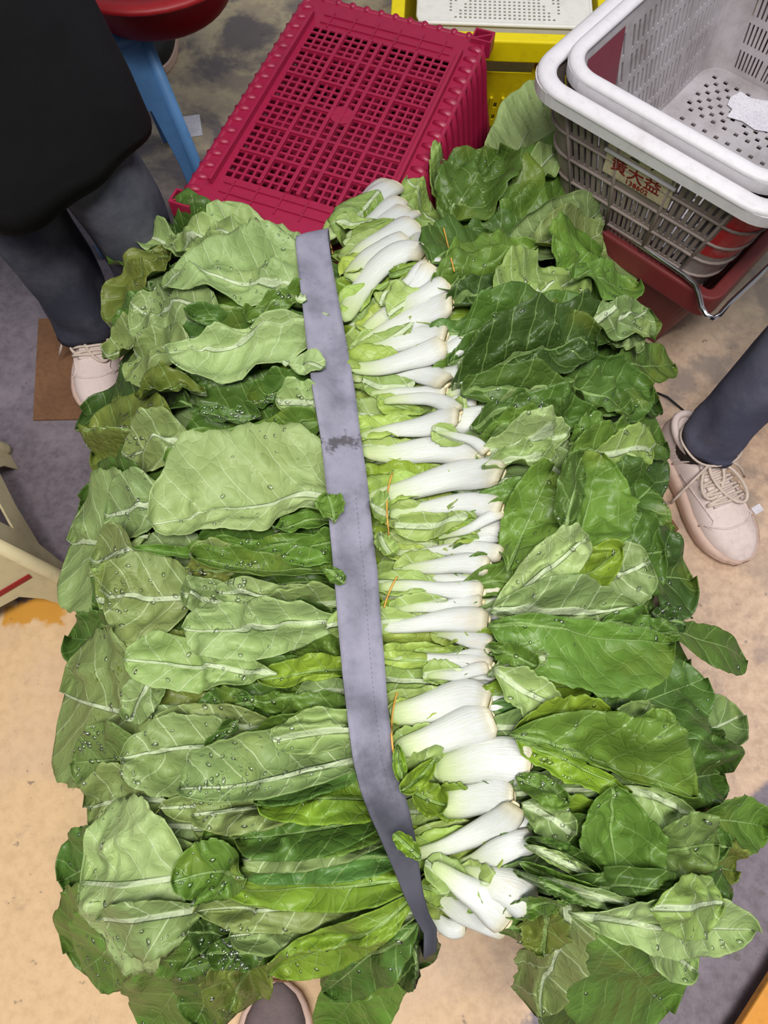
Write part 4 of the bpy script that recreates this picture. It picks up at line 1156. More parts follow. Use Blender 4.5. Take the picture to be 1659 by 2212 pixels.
# ---- heads whose white stalks point right: (label, [stalks: (layer, [(x, y, width), ...])])
HEADS = [
 ('thin-stemmed green at the red crate end, topmost of the white stem row', [(1, [(858,397,30),(800,432,26),(707,510,13)]), (0, [(842,392,26),(770,450,18),(716,500,10)])]),
 ('slim white-stemmed green second from the red crate, two stalks side by side', [(1, [(868,430,28),(820,462,22),(752,510,12)]), (1, [(874,446,30),(830,480,24),(742,520,12)])]),
 ('narrow green with one thin split stalk jutting toward the upper right leaves', [(1, [(902,452,15),(850,480,14),(779,512,8)])]),
 ('broad white stem with ragged root end below the thin-stemmed greens', [(1, [(902,488,46),(850,505,38),(752,556,16)]), (0, [(922,508,34),(880,520,30)])]),
 ('cream-tinged wide stem lying under the long arched stalk near the strap top', [(1, [(884,524,48),(830,545,44),(750,596,26)])]),
 ('green with a long arched white stalk curving down to the strap', [(2, [(918,552,32),(895,535,38),(845,556,40),(790,610,36),(732,684,30)]), (1, [(930,570,38),(900,612,36),(860,650,32),(786,714,24)]), (1, [(924,560,20),(880,600,16),(830,650,10)])]),
 ('short stubby white stem end poking out behind the long arched stalk', [(0, [(958,565,28),(930,575,28),(905,600,24)]), (0, [(948,545,20),(920,556,18)])]),
 ('plump white stem just above the smooth thick stem beside the strap', [(1, [(967,612,42),(925,630,40),(850,672,26)]), (0, [(962,596,26),(915,618,24)])]),
 ('smooth thick white stem slanting down left with a pale cut end', [(2, [(976,652,50),(930,672,56),(860,700,46),(774,744,18)])]),
 ('pair of cream white stalks meeting in a round cut root end', [(2, [(964,722,48),(920,728,46),(790,752,20)]), (2, [(958,740,50),(900,770,44),(755,788,24)])]),
 ('loose bundle of short white stems at the right of the cream pair', [(0, [(1012,738,36),(975,752,36),(935,770,30)]), (0, [(1002,712,22),(970,738,20),(950,760,16)]), (0, [(1022,790,40),(985,806,38),(930,812,34)]), (0, [(1028,812,26),(995,834,26),(965,848,20)])]),
 ('white stem with round yellowish root disc, green blade between its two stalks', [(1, [(966,826,42),(910,804,36),(840,800,30),(760,812,20)]), (1, [(964,838,36),(900,846,28),(800,842,14)])]),
 ('open forked pair of pale stalks with a bright green blade in the gap', [(2, [(993,886,30),(940,862,28),(830,864,14)]), (2, [(990,898,46),(930,914,44),(860,926,30),(778,934,14)])]),
 ('wide white stem tucked behind the forked pair of pale stalks', [(0, [(1076,916,62),(1020,908,60),(945,896,40)]), (0, [(1030,866,26),(1000,862,24),(960,862,20)])]),
 ('broad pale stem with a slim stalk arching along its upper edge', [(1, [(1050,982,48),(1000,972,56),(900,972,50),(782,972,26)]), (2, [(1055,972,22),(1010,944,18),(944,928,10)])]),
 ('longest glossy white stem, held by a yellow rubber band at the left', [(2, [(1086,1020,54),(1030,1022,60),(920,1042,50),(797,1076,28)])]),
 ('white stem with a torn pale green blade below the longest glossy stem', [(1, [(1084,1092,46),(1030,1088,46),(940,1092,36),(842,1110,22)]), (2, [(1084,1102,24),(1030,1130,20),(948,1158,10)])]),
 ('small cluster of trimmed white stems under the torn pale blade', [(0, [(1104,1134,32),(1060,1140,30),(980,1162,22)]), (0, [(1090,1158,22),(1040,1160,20),(960,1168,14)])]),
 ('slender white stem above two short rounded stems near mid row', [(1, [(1087,1192,36),(1040,1186,34),(960,1186,24),(850,1190,14)])]),
 ('blunt rounded white stem in the shade between two slender ones', [(1, [(1057,1218,40),(1000,1216,38),(868,1230,16)]), (0, [(1083,1238,28),(1040,1236,26),(1000,1240,22)])]),
 ('flat white stem with a square cut end, fastened by a thin yellow band', [(0, [(1088,1272,34),(1020,1256,34),(860,1246,14)]), (1, [(1044,1276,36),(960,1270,30),(822,1262,18)]), (1, [(1042,1296,26),(960,1304,24),(856,1318,12)])]),
 ('thick white butt with a brown scar, sticking out beyond its neighbours', [(0, [(1117,1326,50),(1085,1318,48),(1035,1306,34)])]),
 ('straight white stem running under the strap into a long spoon-shaped leaf', [(2, [(1054,1336,46),(1000,1338,46),(900,1346,32),(736,1356,22)])]),
 ('ragged-rooted green with thin crossing white stalks and torn blades', [(1, [(1060,1392,32),(1010,1376,32),(940,1364,16)]), (1, [(1060,1404,20),(1000,1412,16),(905,1414,9)]), (0, [(1090,1382,26),(1060,1384,24)])]),
 ('slim pair of shaded white stalks above the fat banded head', [(1, [(1064,1432,26),(980,1424,24),(838,1428,14)]), (1, [(1056,1440,26),(1000,1452,24),(925,1460,12)]), (0, [(1076,1468,28),(1030,1462,26),(990,1468,18)])]),
 ('fat white head with two broad stalks, an orange band round it', [(1, [(1056,1516,62),(1000,1512,72),(920,1528,60),(844,1546,40)]), (2, [(1064,1550,64),(1020,1568,74),(940,1594,62),(856,1622,34)]), (0, [(1092,1524,74),(1050,1510,70),(1000,1500,50)])]),
 ('short double-ended stems peeking out behind the fat banded head', [(0, [(1128,1572,44),(1090,1574,46),(1050,1586,38)])]),
 ('chunky white stem with a rounded cut end below the fat banded head', [(1, [(1146,1644,72),(1090,1640,82),(1010,1650,72),(936,1662,40)])]),
 ('green with a long curved stalk reaching across onto the strap', [(1, [(1108,1722,64),(1050,1722,66),(950,1740,52)]), (2, [(1114,1740,46),(1080,1776,52),(1000,1816,40),(884,1850,22)])]),
 ('stack of plump bluish white stems with wispy roots on the right', [(0, [(1158,1762,66),(1120,1776,64),(1060,1800,32)]), (1, [(1160,1820,56),(1110,1834,60),(1060,1852,48),(990,1868,22)]), (0, [(1140,1860,40),(1100,1862,36)])]),
 ('round-ended white stem second from the bottom of the stem row', [(1, [(1156,1948,66),(1110,1926,74),(1060,1906,60),(1000,1892,34)])]),
 ('bottom white head with stacked slanting stalks beside the strap tail', [(2, [(1098,1994,56),(1060,1958,64),(1000,1912,46),(934,1872,22)]), (1, [(1094,2006,44),(1030,1982,44),(922,1920,20)]), (0, [(1006,2008,32),(960,2000,30),(916,1978,18)])]),
]

# ---- leaves on the left: (side, colour, base x, y, tip x, y, half width up, half width down, widest place, options)
LEFT = [
 # outermost and lowest first
 ('t','d', 330,575, 262,492, 26,26,.6,{}), ('t','D', 420,520, 285,490, 22,26,.6,{}),
 ('u','p', 400,520, 268,505, 18,24,.6,{}), ('t','d', 520,492, 405,448, 20,26,.6,{}),
 ('t','o', 380,540, 244,716, 62,60,.62,{'droop':.05}), ('t','d', 330,640, 250,735, 40,40,.6,{'droop':.04}),
 ('u','o', 350,720, 232,775, 38,40,.62,{'droop':.03}), ('t','o', 360,790, 256,860, 30,34,.6,{'droop':.03}),
 ('t','D', 420,890, 190,905, 50,70,.62,{'droop':.05}), ('t','o', 400,960, 205,985, 60,50,.6,{'droop':.05}),
 ('t','d', 380,1010, 222,1030, 40,44,.6,{'droop':.04}), ('u','o', 430,960, 268,985, 55,55,.62,{'droop':.02}),
 ('t','d', 350,1080, 180,1085, 40,50,.6,{'droop':.05}), ('u','k', 320,1160, 154,1175, 85,100,.6,{'droop':.05}),
 ('t','d', 320,1250, 205,1330, 50,50,.6,{'droop':.05}), ('u','k', 380,1100, 234,1120, 58,60,.6,{'droop':.02}),
 ('u','o', 300,1200, 202,1215, 46,44,.6,{'droop':.03}), ('u','y', 300,1280, 208,1295, 38,40,.6,{'droop':.03}),
 ('t','d', 330,1390, 152,1378, 36,50,.62,{'droop':.05}), ('u','o', 430,1290, 248,1300, 88,96,.58,{'droop':.02}),
 ('u','o', 330,1545, 142,1500, 100,110,.62,{'droop':.06}), ('t','k', 330,1640, 165,1650, 60,55,.6,{'droop':.06}),
 ('u','k', 360,1440, 280,1560, 50,50,.6,{'droop':.02}),
 ('u','o', 360,1730, 203,1745, 50,60,.6,{'droop':.05}), ('t','d', 260,1830, 142,1900, 60,60,.55,{'droop':.06}),
 ('t','g', 330,1980, 140,2060, 80,60,.55,{'droop':.08}), ('t','g', 300,1960, 170,2100, 60,60,.6,{'droop':.09}),
 ('t','g', 440,2010, 310,2230, 60,90,.6,{'droop':.10}), ('t','d', 480,2050, 420,2210, 60,60,.6,{'droop':.12}),
 ('t','o', 560,2040, 500,2180, 60,60,.6,{'droop':.10}),
 ('t','g', 860,1990, 700,2240, 60,80,.62,{'droop':.12}), ('t','D', 880,1990, 905,2088, 45,40,.6,{'droop':.10}),
 ('t','g', 860,2000, 760,2150, 40,60,.6,{'droop':.10}),
 # middle layer
 ('u','p', 560,528, 373,512, 40,46,.62,{}), ('t','D', 540,548, 455,486, 32,34,.6,{}),
 ('t','d', 640,640, 590,520, 20,40,.5,{}), ('t','d', 645,560, 560,510, 16,24,.5,{}),
 ('u','P', 640,565, 468,452, 44,44,.55,{}),
 ('u','p', 560,525, 380,545, 26,20,.6,{}), ('u','k', 480,700, 292,672, 50,66,.6,{}),
 ('t','b', 470,700, 345,848, 50,46,.6,{}), ('u','o', 420,780, 290,760, 40,60,.6,{}),
 ('t','o', 450,860, 300,862, 30,30,.6,{}), ('t','d', 660,715, 410,700, 34,30,.5,{}), ('t','d', 660,850, 540,880, 30,30,.5,{}),
 ('t','d', 670,880, 590,910, 30,34,.5,{}), ('u','p', 690,900, 600,880, 34,30,.55,{}),
 ('t','d', 560,890, 420,870, 30,26,.5,{}),
 ('t','g', 660,925, 357,1000, 48,56,.62,{'crum':.003}),
 ('t','g', 715,1180, 288,1188, 18,18,.4,{}), ('t','g', 720,1130, 600,1165, 30,30,.5,{}),
 ('u','o', 560,1230, 420,1215, 30,30,.6,{}), ('t','o', 520,1230, 400,1225, 30,40,.6,{}),
 ('u','k', 560,1310, 397,1285, 38,36,.62,{}), ('t','d', 700,1270, 500,1250, 24,40,.5,{}),
 ('u','P', 728,1310, 470,1282, 30,40,.66,{'crum':.003}), ('u','p', 735,1320, 545,1338, 26,16,.5,{'rip':.012}),
 ('t','D', 700,1350, 540,1350, 20,20,.5,{}),
 ('t','d', 560,1520, 420,1540, 40,34,.6,{}), ('t','g', 690,1490, 540,1516, 22,26,.5,{}),
 ('u','k', 742,1500, 640,1510, 30,36,.6,{}), ('u','o', 620,1580, 335,1570, 40,60,.6,{}),
 ('u','k', 600,1620, 272,1640, 66,90,.66,{}),
 ('t','d', 520,1560, 430,1720, 26,20,.5,{}),
 ('u','o', 660,1720, 345,1745, 34,40,.6,{}), ('u','o', 560,1770, 420,1790, 34,40,.6,{}),
 ('u','P', 410,1890, 184,1905, 150,165,.55,{'droop':.02,'crum':.003,'puck':.002}), ('u','k', 440,1960, 225,1985, 40,90,.55,{'droop':.03}),
 ('t','d', 680,1850, 430,1852, 70,70,.55,{}), ('t','g', 640,1800, 440,1810, 50,60,.55,{}), ('t','D', 600,2030, 412,2010, 40,50,.6,{'droop':.02}), ('t','d', 640,2040, 450,2060, 36,36,.6,{'droop':.03}),
 # top layer
 ('u','P', 655,662, 348,622, 118,62,.50,{'crum':.0032,'puck':.0016,'lift':.01}),
 ('t','g', 655,668, 532,692, 26,24,.5,{'lift':.012}),
 ('u','P', 668,732, 366,772, 24,96,.60,{'crum':.0028,'puck':.0018,'lift':.012,'beta':.42}),
 ('u','P', 700,1086, 328,1132, 168,64,.44,{'crum':.0032,'puck':.002,'lift':.012,'beta':.45}),
 ('t','g', 745,1240, 424,1212, 40,36,.40,{'rb':.3,'lift':.006}),
 ('t','g', 740,1180, 610,1210, 16,50,.5,{}),
 ('t','y', 740,1445, 560,1470, 34,30,.5,{'rip':.011}),
 ('u','p', 600,1460, 274,1428, 56,54,.66,{'crum':.002}),
 ('u','P', 736,1356, 400,1362, 46,62,.74,{'lift':.012,'cup':-.004,'beta':.42}),
 ('t','d', 862,2020, 700,2140, 44,60,.6,{'droop':.07}),
 ('u','k', 850,1970, 500,2020, 50,44,.6,{'droop':.02}),
 ('u','o', 868,1930, 428,1968, 70,50,.55,{'crum':.004}),
 ('t','y', 862,1950, 585,2105, 50,56,.66,{'droop':.03,'crum':.004}),
 ('t','y', 846,1890, 486,1915, 60,46,.5,{'rip':.012}), ('t','b', 836,1850, 526,1872, 60,44,.55,{}),
 ('t','g', 530,1895, 374,1905, 56,48,.55,{}),
 ('u','k', 822,1800, 540,1850, 60,46,.6,{'crum':.003}), ('t','g', 815,1770, 620,1815, 50,50,.5,{}),
 ('t','d', 812,1760, 518,1810, 50,50,.6,{}),
 ('u','o', 680,1720, 420,1760, 40,50,.6,{}),
 ('t','y', 812,1735, 570,1742, 56,50,.45,{'rip':.012}), ('t','b', 785,1640, 556,1720, 30,60,.5,{}),
 ('t','g', 775,1560, 600,1560, 50,44,.55,{}), ('t','g', 780,1590, 520,1640, 74,56,.55,{}),
 ('u','k', 778,1635, 395,1705, 104,36,.55,{'crum':.003,'puck':.002}),
 ('u','p', 785,1588, 590,1600, 50,44,.6,{}),
]
# ---- leaves on the right
RIGHT = [
 # outermost and lowest first
 ('t','D', 1320,930, 1425,1080, 90,70,.6,{'droop':.05}), ('t','d', 1290,900, 1435,960, 60,60,.6,{'droop':.05}),
 ('t','D', 1290,820, 1418,870, 50,60,.6,{'droop':.05}), ('t','d', 1330,790, 1453,792, 32,28,.6,{'droop':.04,'rb':.3}),
 ('t','d', 1200,430, 1276,350, 50,60,.6,{'droop':.03}), ('t','g', 1180,470, 1290,400, 50,44,.6,{'droop':.03}),
 ('u','k', 1200,560, 1338,520, 50,44,.6,{'droop':.03}), ('t','d', 1250,690, 1398,680, 44,50,.6,{'droop':.04}),
 ('u','k', 1290,720, 1390,720, 36,50,.6,{'droop':.03}),
 ('t','d', 1340,1150, 1452,1150, 36,40,.6,{'droop':.05}), ('t','D', 1360,1240, 1488,1256, 70,70,.58,{'droop':.05}),
 ('t','d', 1420,1355, 1610,1428, 34,44,.66,{'droop':.06}), ('t','D', 1400,1330, 1480,1350, 30,30,.6,{'droop':.05}),
 ('t','d', 1390,1560, 1505,1500, 60,60,.6,{'droop':.05}),
 ('u','d', 1380,1610, 1588,1550, 46,44,.66,{'droop':.05,'rb':.45}), ('t','D', 1420,1640, 1545,1640, 40,50,.6,{'droop':.06}),
 ('t','d', 1400,1700, 1554,1672, 60,64,.6,{'droop':.06}), ('t','g', 1470,1770, 1642,1785, 34,40,.7,{'droop':.06}),
 ('t','o', 1460,1830, 1585,1880, 40,34,.6,{'droop':.06,'wavy':.08}), ('t','d', 1440,1810, 1570,1830, 40,40,.6,{'droop':.06}),
 ('t','d', 1420,1930, 1560,1960, 50,40,.6,{'droop':.06}),
 ('t','d', 1210,1990, 1330,2190, 70,110,.62,{'droop':.11}), ('t','g', 1205,1960, 1440,2180, 130,112,.58,{'droop':.09,'crum':.004,'ra':.02}),
 ('u','o', 1195,1955, 1128,2150, 40,42,.6,{'droop':.10,'wavy':.12,'rip':.012}), ('t','o', 1160,1940, 1170,2060, 50,40,.6,{'droop':.09,'wavy':.1}),
 # middle layer
 ('u','y', 965,462, 880,388, 40,50,.6,{'dry':1}), ('u','y', 970,470, 955,362, 26,34,.6,{}), ('u','p', 1000,440, 975,375, 20,30,.6,{}),
 ('u','P', 1080,420, 1195,208, 42,62,.55,{'crum':.0036,'puck':.002,'lift':.012}),
 ('t','g', 1150,430, 1282,372, 60,70,.6,{}), ('t','g', 1140,490, 1250,350, 64,66,.55,{'lift':.01}),
 ('u','p', 1110,430, 1208,336, 20,26,.6,{'lift':.012}), ('t','g', 1150,500, 1076,372, 50,40,.55,{'lift':.012}),
 ('t','d', 990,440, 1075,336, 54,60,.6,{'crum':.005,'rip':.016,'lift':.016}),
 ('t','d', 968,545, 1146,486, 66,56,.55,{'lift':.008}), ('t','d', 965,560, 1050,500, 40,40,.5,{}),
 ('u','k', 1110,560, 1290,468, 46,36,.6,{'lift':.006}), ('u','o', 1190,520, 1300,500, 30,44,.6,{}),
 ('t','g', 1000,600, 1152,540, 46,40,.6,{'lift':.006}), ('t','g', 1210,575, 1300,545, 40,34,.6,{}),
 ('t','g', 980,622, 1112,606, 60,66,.55,{'lift':.006}), ('t','D', 1010,660, 1150,640, 40,50,.6,{}),
 ('u','y', 1120,640, 1250,600, 56,50,.55,{}), ('t','g', 1225,620, 1374,622, 44,40,.62,{}),
 ('t','d', 1040,720, 1312,698, 56,44,.55,{'lift':.004}), ('t','D', 1180,720, 1318,722, 40,36,.6,{}),
 ('u','d', 1280,690, 1396,672, 26,34,.66,{}), ('t','d', 1010,770, 1110,720, 26,26,.5,{}), ('t','d', 1020,760, 1080,690, 20,26,.5,{}),
 ('u','p', 1030,788, 1192,714, 18,20,.6,{'lift':.006}),
 ('t','d', 1170,830, 1400,850, 66,76,.6,{}), ('t','d', 1230,850, 1360,900, 40,40,.6,{}),
 ('t','D', 1020,835, 1284,742, 60,66,.60,{'lift':.01,'crum':.0026,'ra':.15}), ('t','d', 1040,860, 1240,850, 30,40,.5,{}),
 ('u','k', 1080,900, 1220,858, 30,34,.6,{}), ('t','d', 1080,920, 1300,890, 40,44,.6,{}), ('t','d', 1060,935, 1200,925, 24,24,.5,{}),
 ('t','g', 1230,960, 1320,930, 30,30,.6,{}), ('t','g', 1220,1000, 1400,972, 36,46,.6,{}), ('u','y', 1270,995, 1402,980, 26,26,.7,{'lift':.004,'wavy':.07}),
 ('t','g', 1066,960, 1190,918, 22,22,.5,{}), ('u','P', 1070,985, 1228,935, 30,34,.55,{'lift':.006}), ('u','p', 1085,1020, 1190,1010, 26,30,.6,{}),
 ('t','d', 1330,1110, 1400,1060, 60,60,.6,{}), ('t','d', 1290,1230, 1432,1190, 90,84,.58,{}),
 ('u','k', 1230,1270, 1392,1225, 66,70,.56,{}), ('t','g', 1130,1300, 1120,1130, 30,60,.55,{}),
 ('t','g', 1110,1200, 1185,1030, 54,64,.6,{'lift':.006}), ('t','g', 1250,1210, 1295,990, 70,90,.58,{'lift':.01,'crum':.004,'rip':.014}),
 ('t','d', 1210,1180, 1250,1000, 34,26,.6,{'lift':.012,'rb':.4}), ('t','y', 1180,1280, 1330,1200, 44,40,.5,{}),
 ('u','P', 1096,1300, 1262,1172, 44,40,.60,{'lift':.010}), ('u','p', 1100,1312, 1262,1250, 12,18,.5,{'lift':.012}),
 ('u','k', 1110,1318, 1372,1312, 46,34,.55,{'lift':.006}),
 ('t','g', 1300,1345, 1470,1372, 26,24,.55,{}), ('t','d', 1090,1390, 1200,1380, 26,22,.5,{'wavy':.08}),
 ('t','d', 1260,1560, 1512,1470, 70,80,.58,{'lift':.004}), ('t','d', 1290,1540, 1430,1580, 40,40,.6,{}),
 ('t','g', 1110,1345, 1432,1400, 26,118,.55,{'lift':.010,'crum':.0034}),
 ('u','p', 1095,1450, 1180,1420, 24,30,.5,{'wavy':.08}), ('t','g', 1090,1420, 1160,1440, 20,24,.5,{'wavy':.1}),
 ('u','p', 1100,1480, 1215,1540, 40,50,.6,{'wavy':.06}), ('t','y', 1150,1580, 1312,1550, 44,36,.55,{'wavy':.06}),
 ('u','g', 1310,1560, 1432,1552, 30,40,.6,{}), ('t','g', 1370,1600, 1450,1580, 34,30,.6,{}),
 ('u','p', 1340,1700, 1528,1778, 18,72,.55,{'lift':.004}), ('t','k', 1380,1850, 1532,1822, 56,56,.6,{}),
 ('t','d', 1180,1790, 1290,1800, 40,40,.6,{}), ('u','k', 1165,1760, 1230,1800, 40,50,.6,{}), ('t','g', 1150,1700, 1220,1730, 30,40,.55,{}),
 ('t','y', 1148,1618, 1352,1712, 12,40,.45,{'wavy':.07,'rip':.012}), ('t','g', 1145,1606, 1482,1722, 92,18,.60,{'lift':.010,'crum':.003}),
 ('t','g', 1318,1700, 1326,1925, 100,104,.60,{'lift':.014,'crum':.0036,'puck':.0018}),
 ('t','d', 1170,1830, 1280,1880, 22,22,.5,{}), ('u','p', 1180,1850, 1290,1910, 14,14,.5,{'wavy':.06}), ('t','d', 1190,1900, 1492,1918, 34,36,.6,{'lift':.002}),
 ('t','g', 1165,1880, 1330,1950, 16,20,.5,{'wavy':.06}), ('u','k', 1180,1900, 1390,1962, 16,18,.5,{'wavy':.05}), ('t','d', 1150,1900, 1260,1950, 16,18,.5,{}),
 ('u','p', 1370,2010, 1492,2092, 34,34,.6,{'droop':.02}),
 ('u','P', 1215,1962, 1624,2008, 54,46,.62,{'lift':.006,'droop':.01,'wavy':.05}), ('u','y', 1400,1960, 1560,1950, 40,50,.6,{'droop':.02}),
 ('t','g', 1130,1960, 1200,1940, 26,24,.5,{'wavy':.1}),
]
LEFT_EDGE = [(420,400),(470,275),(550,250),(700,248),(800,240),(900,200),(1000,215),(1100,190),(1200,165),(1300,212),(1400,165),(1500,155),(1600,165),(1700,210),(1800,160),(1900,145),(2000,140),(2080,270)]
RIGHT_EDGE = [(300,1225),(400,1280),(500,1300),(600,1360),(700,1385),(800,1410),(900,1420),(1000,1425),(1100,1410),(1200,1450),(1300,1470),(1400,1500),(1500,1495),(1600,1520),(1700,1530),(1800,1540),(1900,1540),(2000,1540),(2080,1500)]

def edge_x(tab, y):
    return float(np.interp(y, [a for a, _ in tab], [b for _, b in tab]))

for lay in range(2):
    for y in np.arange(545, 2075, 62):
        yy = y + rng.uniform(-18, 18)
        ex = edge_x(LEFT_EDGE, yy); inset = 18 + 75 * lay + rng.uniform(0, 40)
        tx = ex + inset; bx = tx + rng.uniform(190, 260)
        c = 'dDodg'[int(rng.integers(5))]
        LEAVES['left'].append(leaf_mesh(('t' if rng.random() < .6 else 'u', c, bx, yy + rng.uniform(-30, 30), tx, yy, 52, 52, .6, {'droop': .05 - .03 * lay, 'dry': 1}), 22, 13))
    for y in np.arange(420, 2060, 62):
        yy = y + rng.uniform(-18, 18)
        ex = edge_x(RIGHT_EDGE, yy); inset = 18 + 75 * lay + rng.uniform(0, 40)
        tx = ex - inset; bx = tx - rng.uniform(180, 240)
        c = 'dDDdg'[int(rng.integers(5))]
        LEAVES['right'].append(leaf_mesh(('t' if rng.random() < .75 else 'u', c, bx, yy + rng.uniform(-30, 30), tx, yy, 52, 52, .6, {'droop': .05 - .03 * lay, 'dry': 1}), 22, 13))
for y in (505, 520, 535):
    LEAVES['left'].append(leaf_mesh(('t', 'gdy'[int(rng.integers(3))], 690, y + 25, 520, y + 10, 26, 30, .5, {'dry': 1}), 22, 13))
# leaves deeper in, under the stems and the strap
for y in np.arange(560, 2000, 48):
    sx = float(np.interp(y, [520, 940, 1340, 1640, 1900], [690, 735, 776, 805, 880]))
    LEAVES['left'].append(leaf_mesh(('t', 'gdd'[int(rng.integers(3))], sx - 60, y, sx - 330, y + rng.uniform(-15, 15), 50, 50, .5, {'dry': 1}), 22, 13))
    LEAVES['left'].append(leaf_mesh(('t', 'gdy'[int(rng.integers(3))], sx + 60, y, sx - 150, y + rng.uniform(-15, 15), 46, 46, .5, {'dry': 1}), 22, 13))
    LEAVES['left'].append(leaf_mesh(('u' if rng.random() < .5 else 't', 'wyw'[int(rng.integers(3))], sx + 250, y + 6, sx + 20, y + rng.uniform(-8, 26), 40, 40, .55, {'dry': 1, 'rip': .01}), 22, 13))
for lay in range(2):
    for y in np.arange(500, 2000, 44):
        sx = float(np.interp(y, [430, 560, 700, 900, 1000, 1350, 1560, 1700, 1950], [890, 940, 990, 1050, 1080, 1090, 1120, 1150, 1150]))
        LEAVES['right'].append(leaf_mesh(('t' if rng.random() < .7 else 'u', 'gdDdyb'[int(rng.integers(6))], sx - 110, y + rng.uniform(-15, 15), sx + 110 + 50 * lay, y + rng.uniform(-40, 40), 44, 44, .62, {'dry': 1, 'wavy': .06}), 22, 13))
def deeper(sp, k=48.0):
    """same leaf with its base pushed further in under the stems"""
    side, c, bx, by, tx, ty, wa, wb, pk = sp[:9]
    L = math.hypot(tx - bx, ty - by)
    return (side, c, bx + (bx - tx) / L * k, by + (by - ty) / L * k, tx, ty, wa, wb, (pk * L + k * 0.6) / (L + k), *sp[9:])
for sp in RIGHT: LEAVES['right'].append(leaf_mesh(deeper(sp) if sp[2] < 1200 and abs(sp[4] - sp[2]) > 60 else sp, 40, 25))
for sp in LEFT: LEAVES['left'].append(leaf_mesh(deeper(sp) if sp[2] > 640 and abs(sp[4] - sp[2]) > 60 else sp, 40, 25))

# ---- build the heads with white stalks
HGROUP = 'leafy greens with white stems in the strapped pile'
heads = []
for lab, strokes in HEADS:
    bx, by, _ = strokes[0][1][0]
    z = rest_z(bx, by)
    root = empty('leafy_green', (*at(bx, by, z), z), lab, 'vegetable', HGROUP)
    heads.append((root, strokes))
for layer in (0, 1, 2):
    for root, strokes in heads:
        for lay, pts in strokes:
            if lay != layer: continue
            b, e = pts[0], pts[-1]
            Lp = math.hypot(b[0] - e[0], b[1] - e[1])
            if Lp > 110:
                # pale blade that flanks the stalk
                f = 0.42
                sx, sy = b[0] + (e[0] - b[0]) * f, b[1] + (e[1] - b[1]) * f
                ex, ey = e[0] + (e[0] - b[0]) * 0.10, e[1] + (e[1] - b[1]) * 0.10
                w = 16 + 0.45 * b[2]
                lf = leaf_mesh(('t' if rng.random() < .5 else 'u', 'w' if rng.random() < .7 else 'y', sx, sy, ex, ey, w * rng.uniform(.55, 1.1), w * rng.uniform(.55, 1.1), .62,
                                {'rip': .003, 'crum': .001, 'dry': 1, 'wavy': .06, 'cup': -.002}), 22, 13)
                claim(lf, root, 'leaf')
            V, faces, uv, (xy0, zc0, hw0, th0, dr) = stalk_mesh(pts, 0.034 + 0.013 * layer)
            loc = np.array(root.location)
            ob = link('stalk', np_mesh('stalk', V - loc, faces, uv, None, (M_STALK,)), root)
            # trimmed root end
            m = MB(); c = Vector((xy0[0] + dr[0] * 0.0005, xy0[1] + dr[1] * 0.0005, zc0))
            dd = Vector((dr[0], dr[1], 0))
            m.tube([c - dd * 0.003, c + dd * 0.0015, c + dd * 0.003], [hw0 * 0.6, hw0 * 0.56, hw0 * 0.36], 12, flat=min(1.0, th0 / max(hw0, 1e-6) * 0.95))
            m.v = [tuple(Vector(v) - root.location) for v in m.v]
            if layer > 0 or b[2] > 34: tag(m.build('root_end', M_ROOT, ob, smooth=True), 'cream cut root end')

hy = np.array([0.5 * (st[0][1][-1][1] + st[0][1][0][1]) if st[0][1][-1][0] > 900 else st[0][1][-1][1] for _, st in heads])
for lf in LEAVES['left']:
    claim(lf, heads[int(np.argmin(np.abs(hy - lf['y'])))][0])

# ---- heads lying the other way, leaves to the right
RH = [(415, 'pale crinkled leaves standing up highest, between red crate and white basket'), (480, 'cluster of mid green leaves below the tall pale leaf by the white basket'),
      (545, 'dark green folded leaves left of the stacked white baskets'), (585, 'grey-green leaf group pointing at the wire handle of the maroon crate'),
      (640, 'bright yellow-green leaves right of the smooth thick stem'), (712, 'dark narrow leaves pointing at the maroon crate'),
      (775, 'small dark curled leaves beside the cream pair of stems'), (845, 'head with the big dark green folded leaf on the right side'),
      (925, 'dark leaves reaching toward the right-hand shoe, upper group'), (1010, 'light head with a white-ribbed pale leaf beside the long glossy stem'),
      (1140, 'dark leaves left of the laced white shoe'), (1225, 'ruffled green leaves curling upward in the middle of the right side'),
      (1290, 'fan of round grey-green leaves below the shoe on the right'), (1325, 'pale triangular folded leaves beside the brown-scarred stem'),
      (1430, 'head with a wide flat green leaf and a long leaf jutting far right'), (1530, 'pale ragged leaves beside the fat banded head, with a broad dark leaf'),
      (1660, 'head with a thick white midrib leaf next to the chunky stem'), (1780, 'head with the round hanging leaf in the lower right'),
      (1880, 'thin layered dark leaves below the round hanging leaf'), (1945, 'long slim leaves in the lowest right group above the big pale leaf'),
      (3000, 'bottom right head with a huge drooping leaf and a ragged hanging leaf')]
rroots = [None] * len(RH)
for lf in LEAVES['right']:
    k = next(i for i, (ym, _) in enumerate(RH) if lf['y'] < ym)
    if rroots[k] is None:
        rroots[k] = empty('leafy_green', lf['base'], 'leafy green: ' + RH[k][1], 'vegetable', 'leafy greens lying with leaves to the right')
    claim(lf, rroots[k])

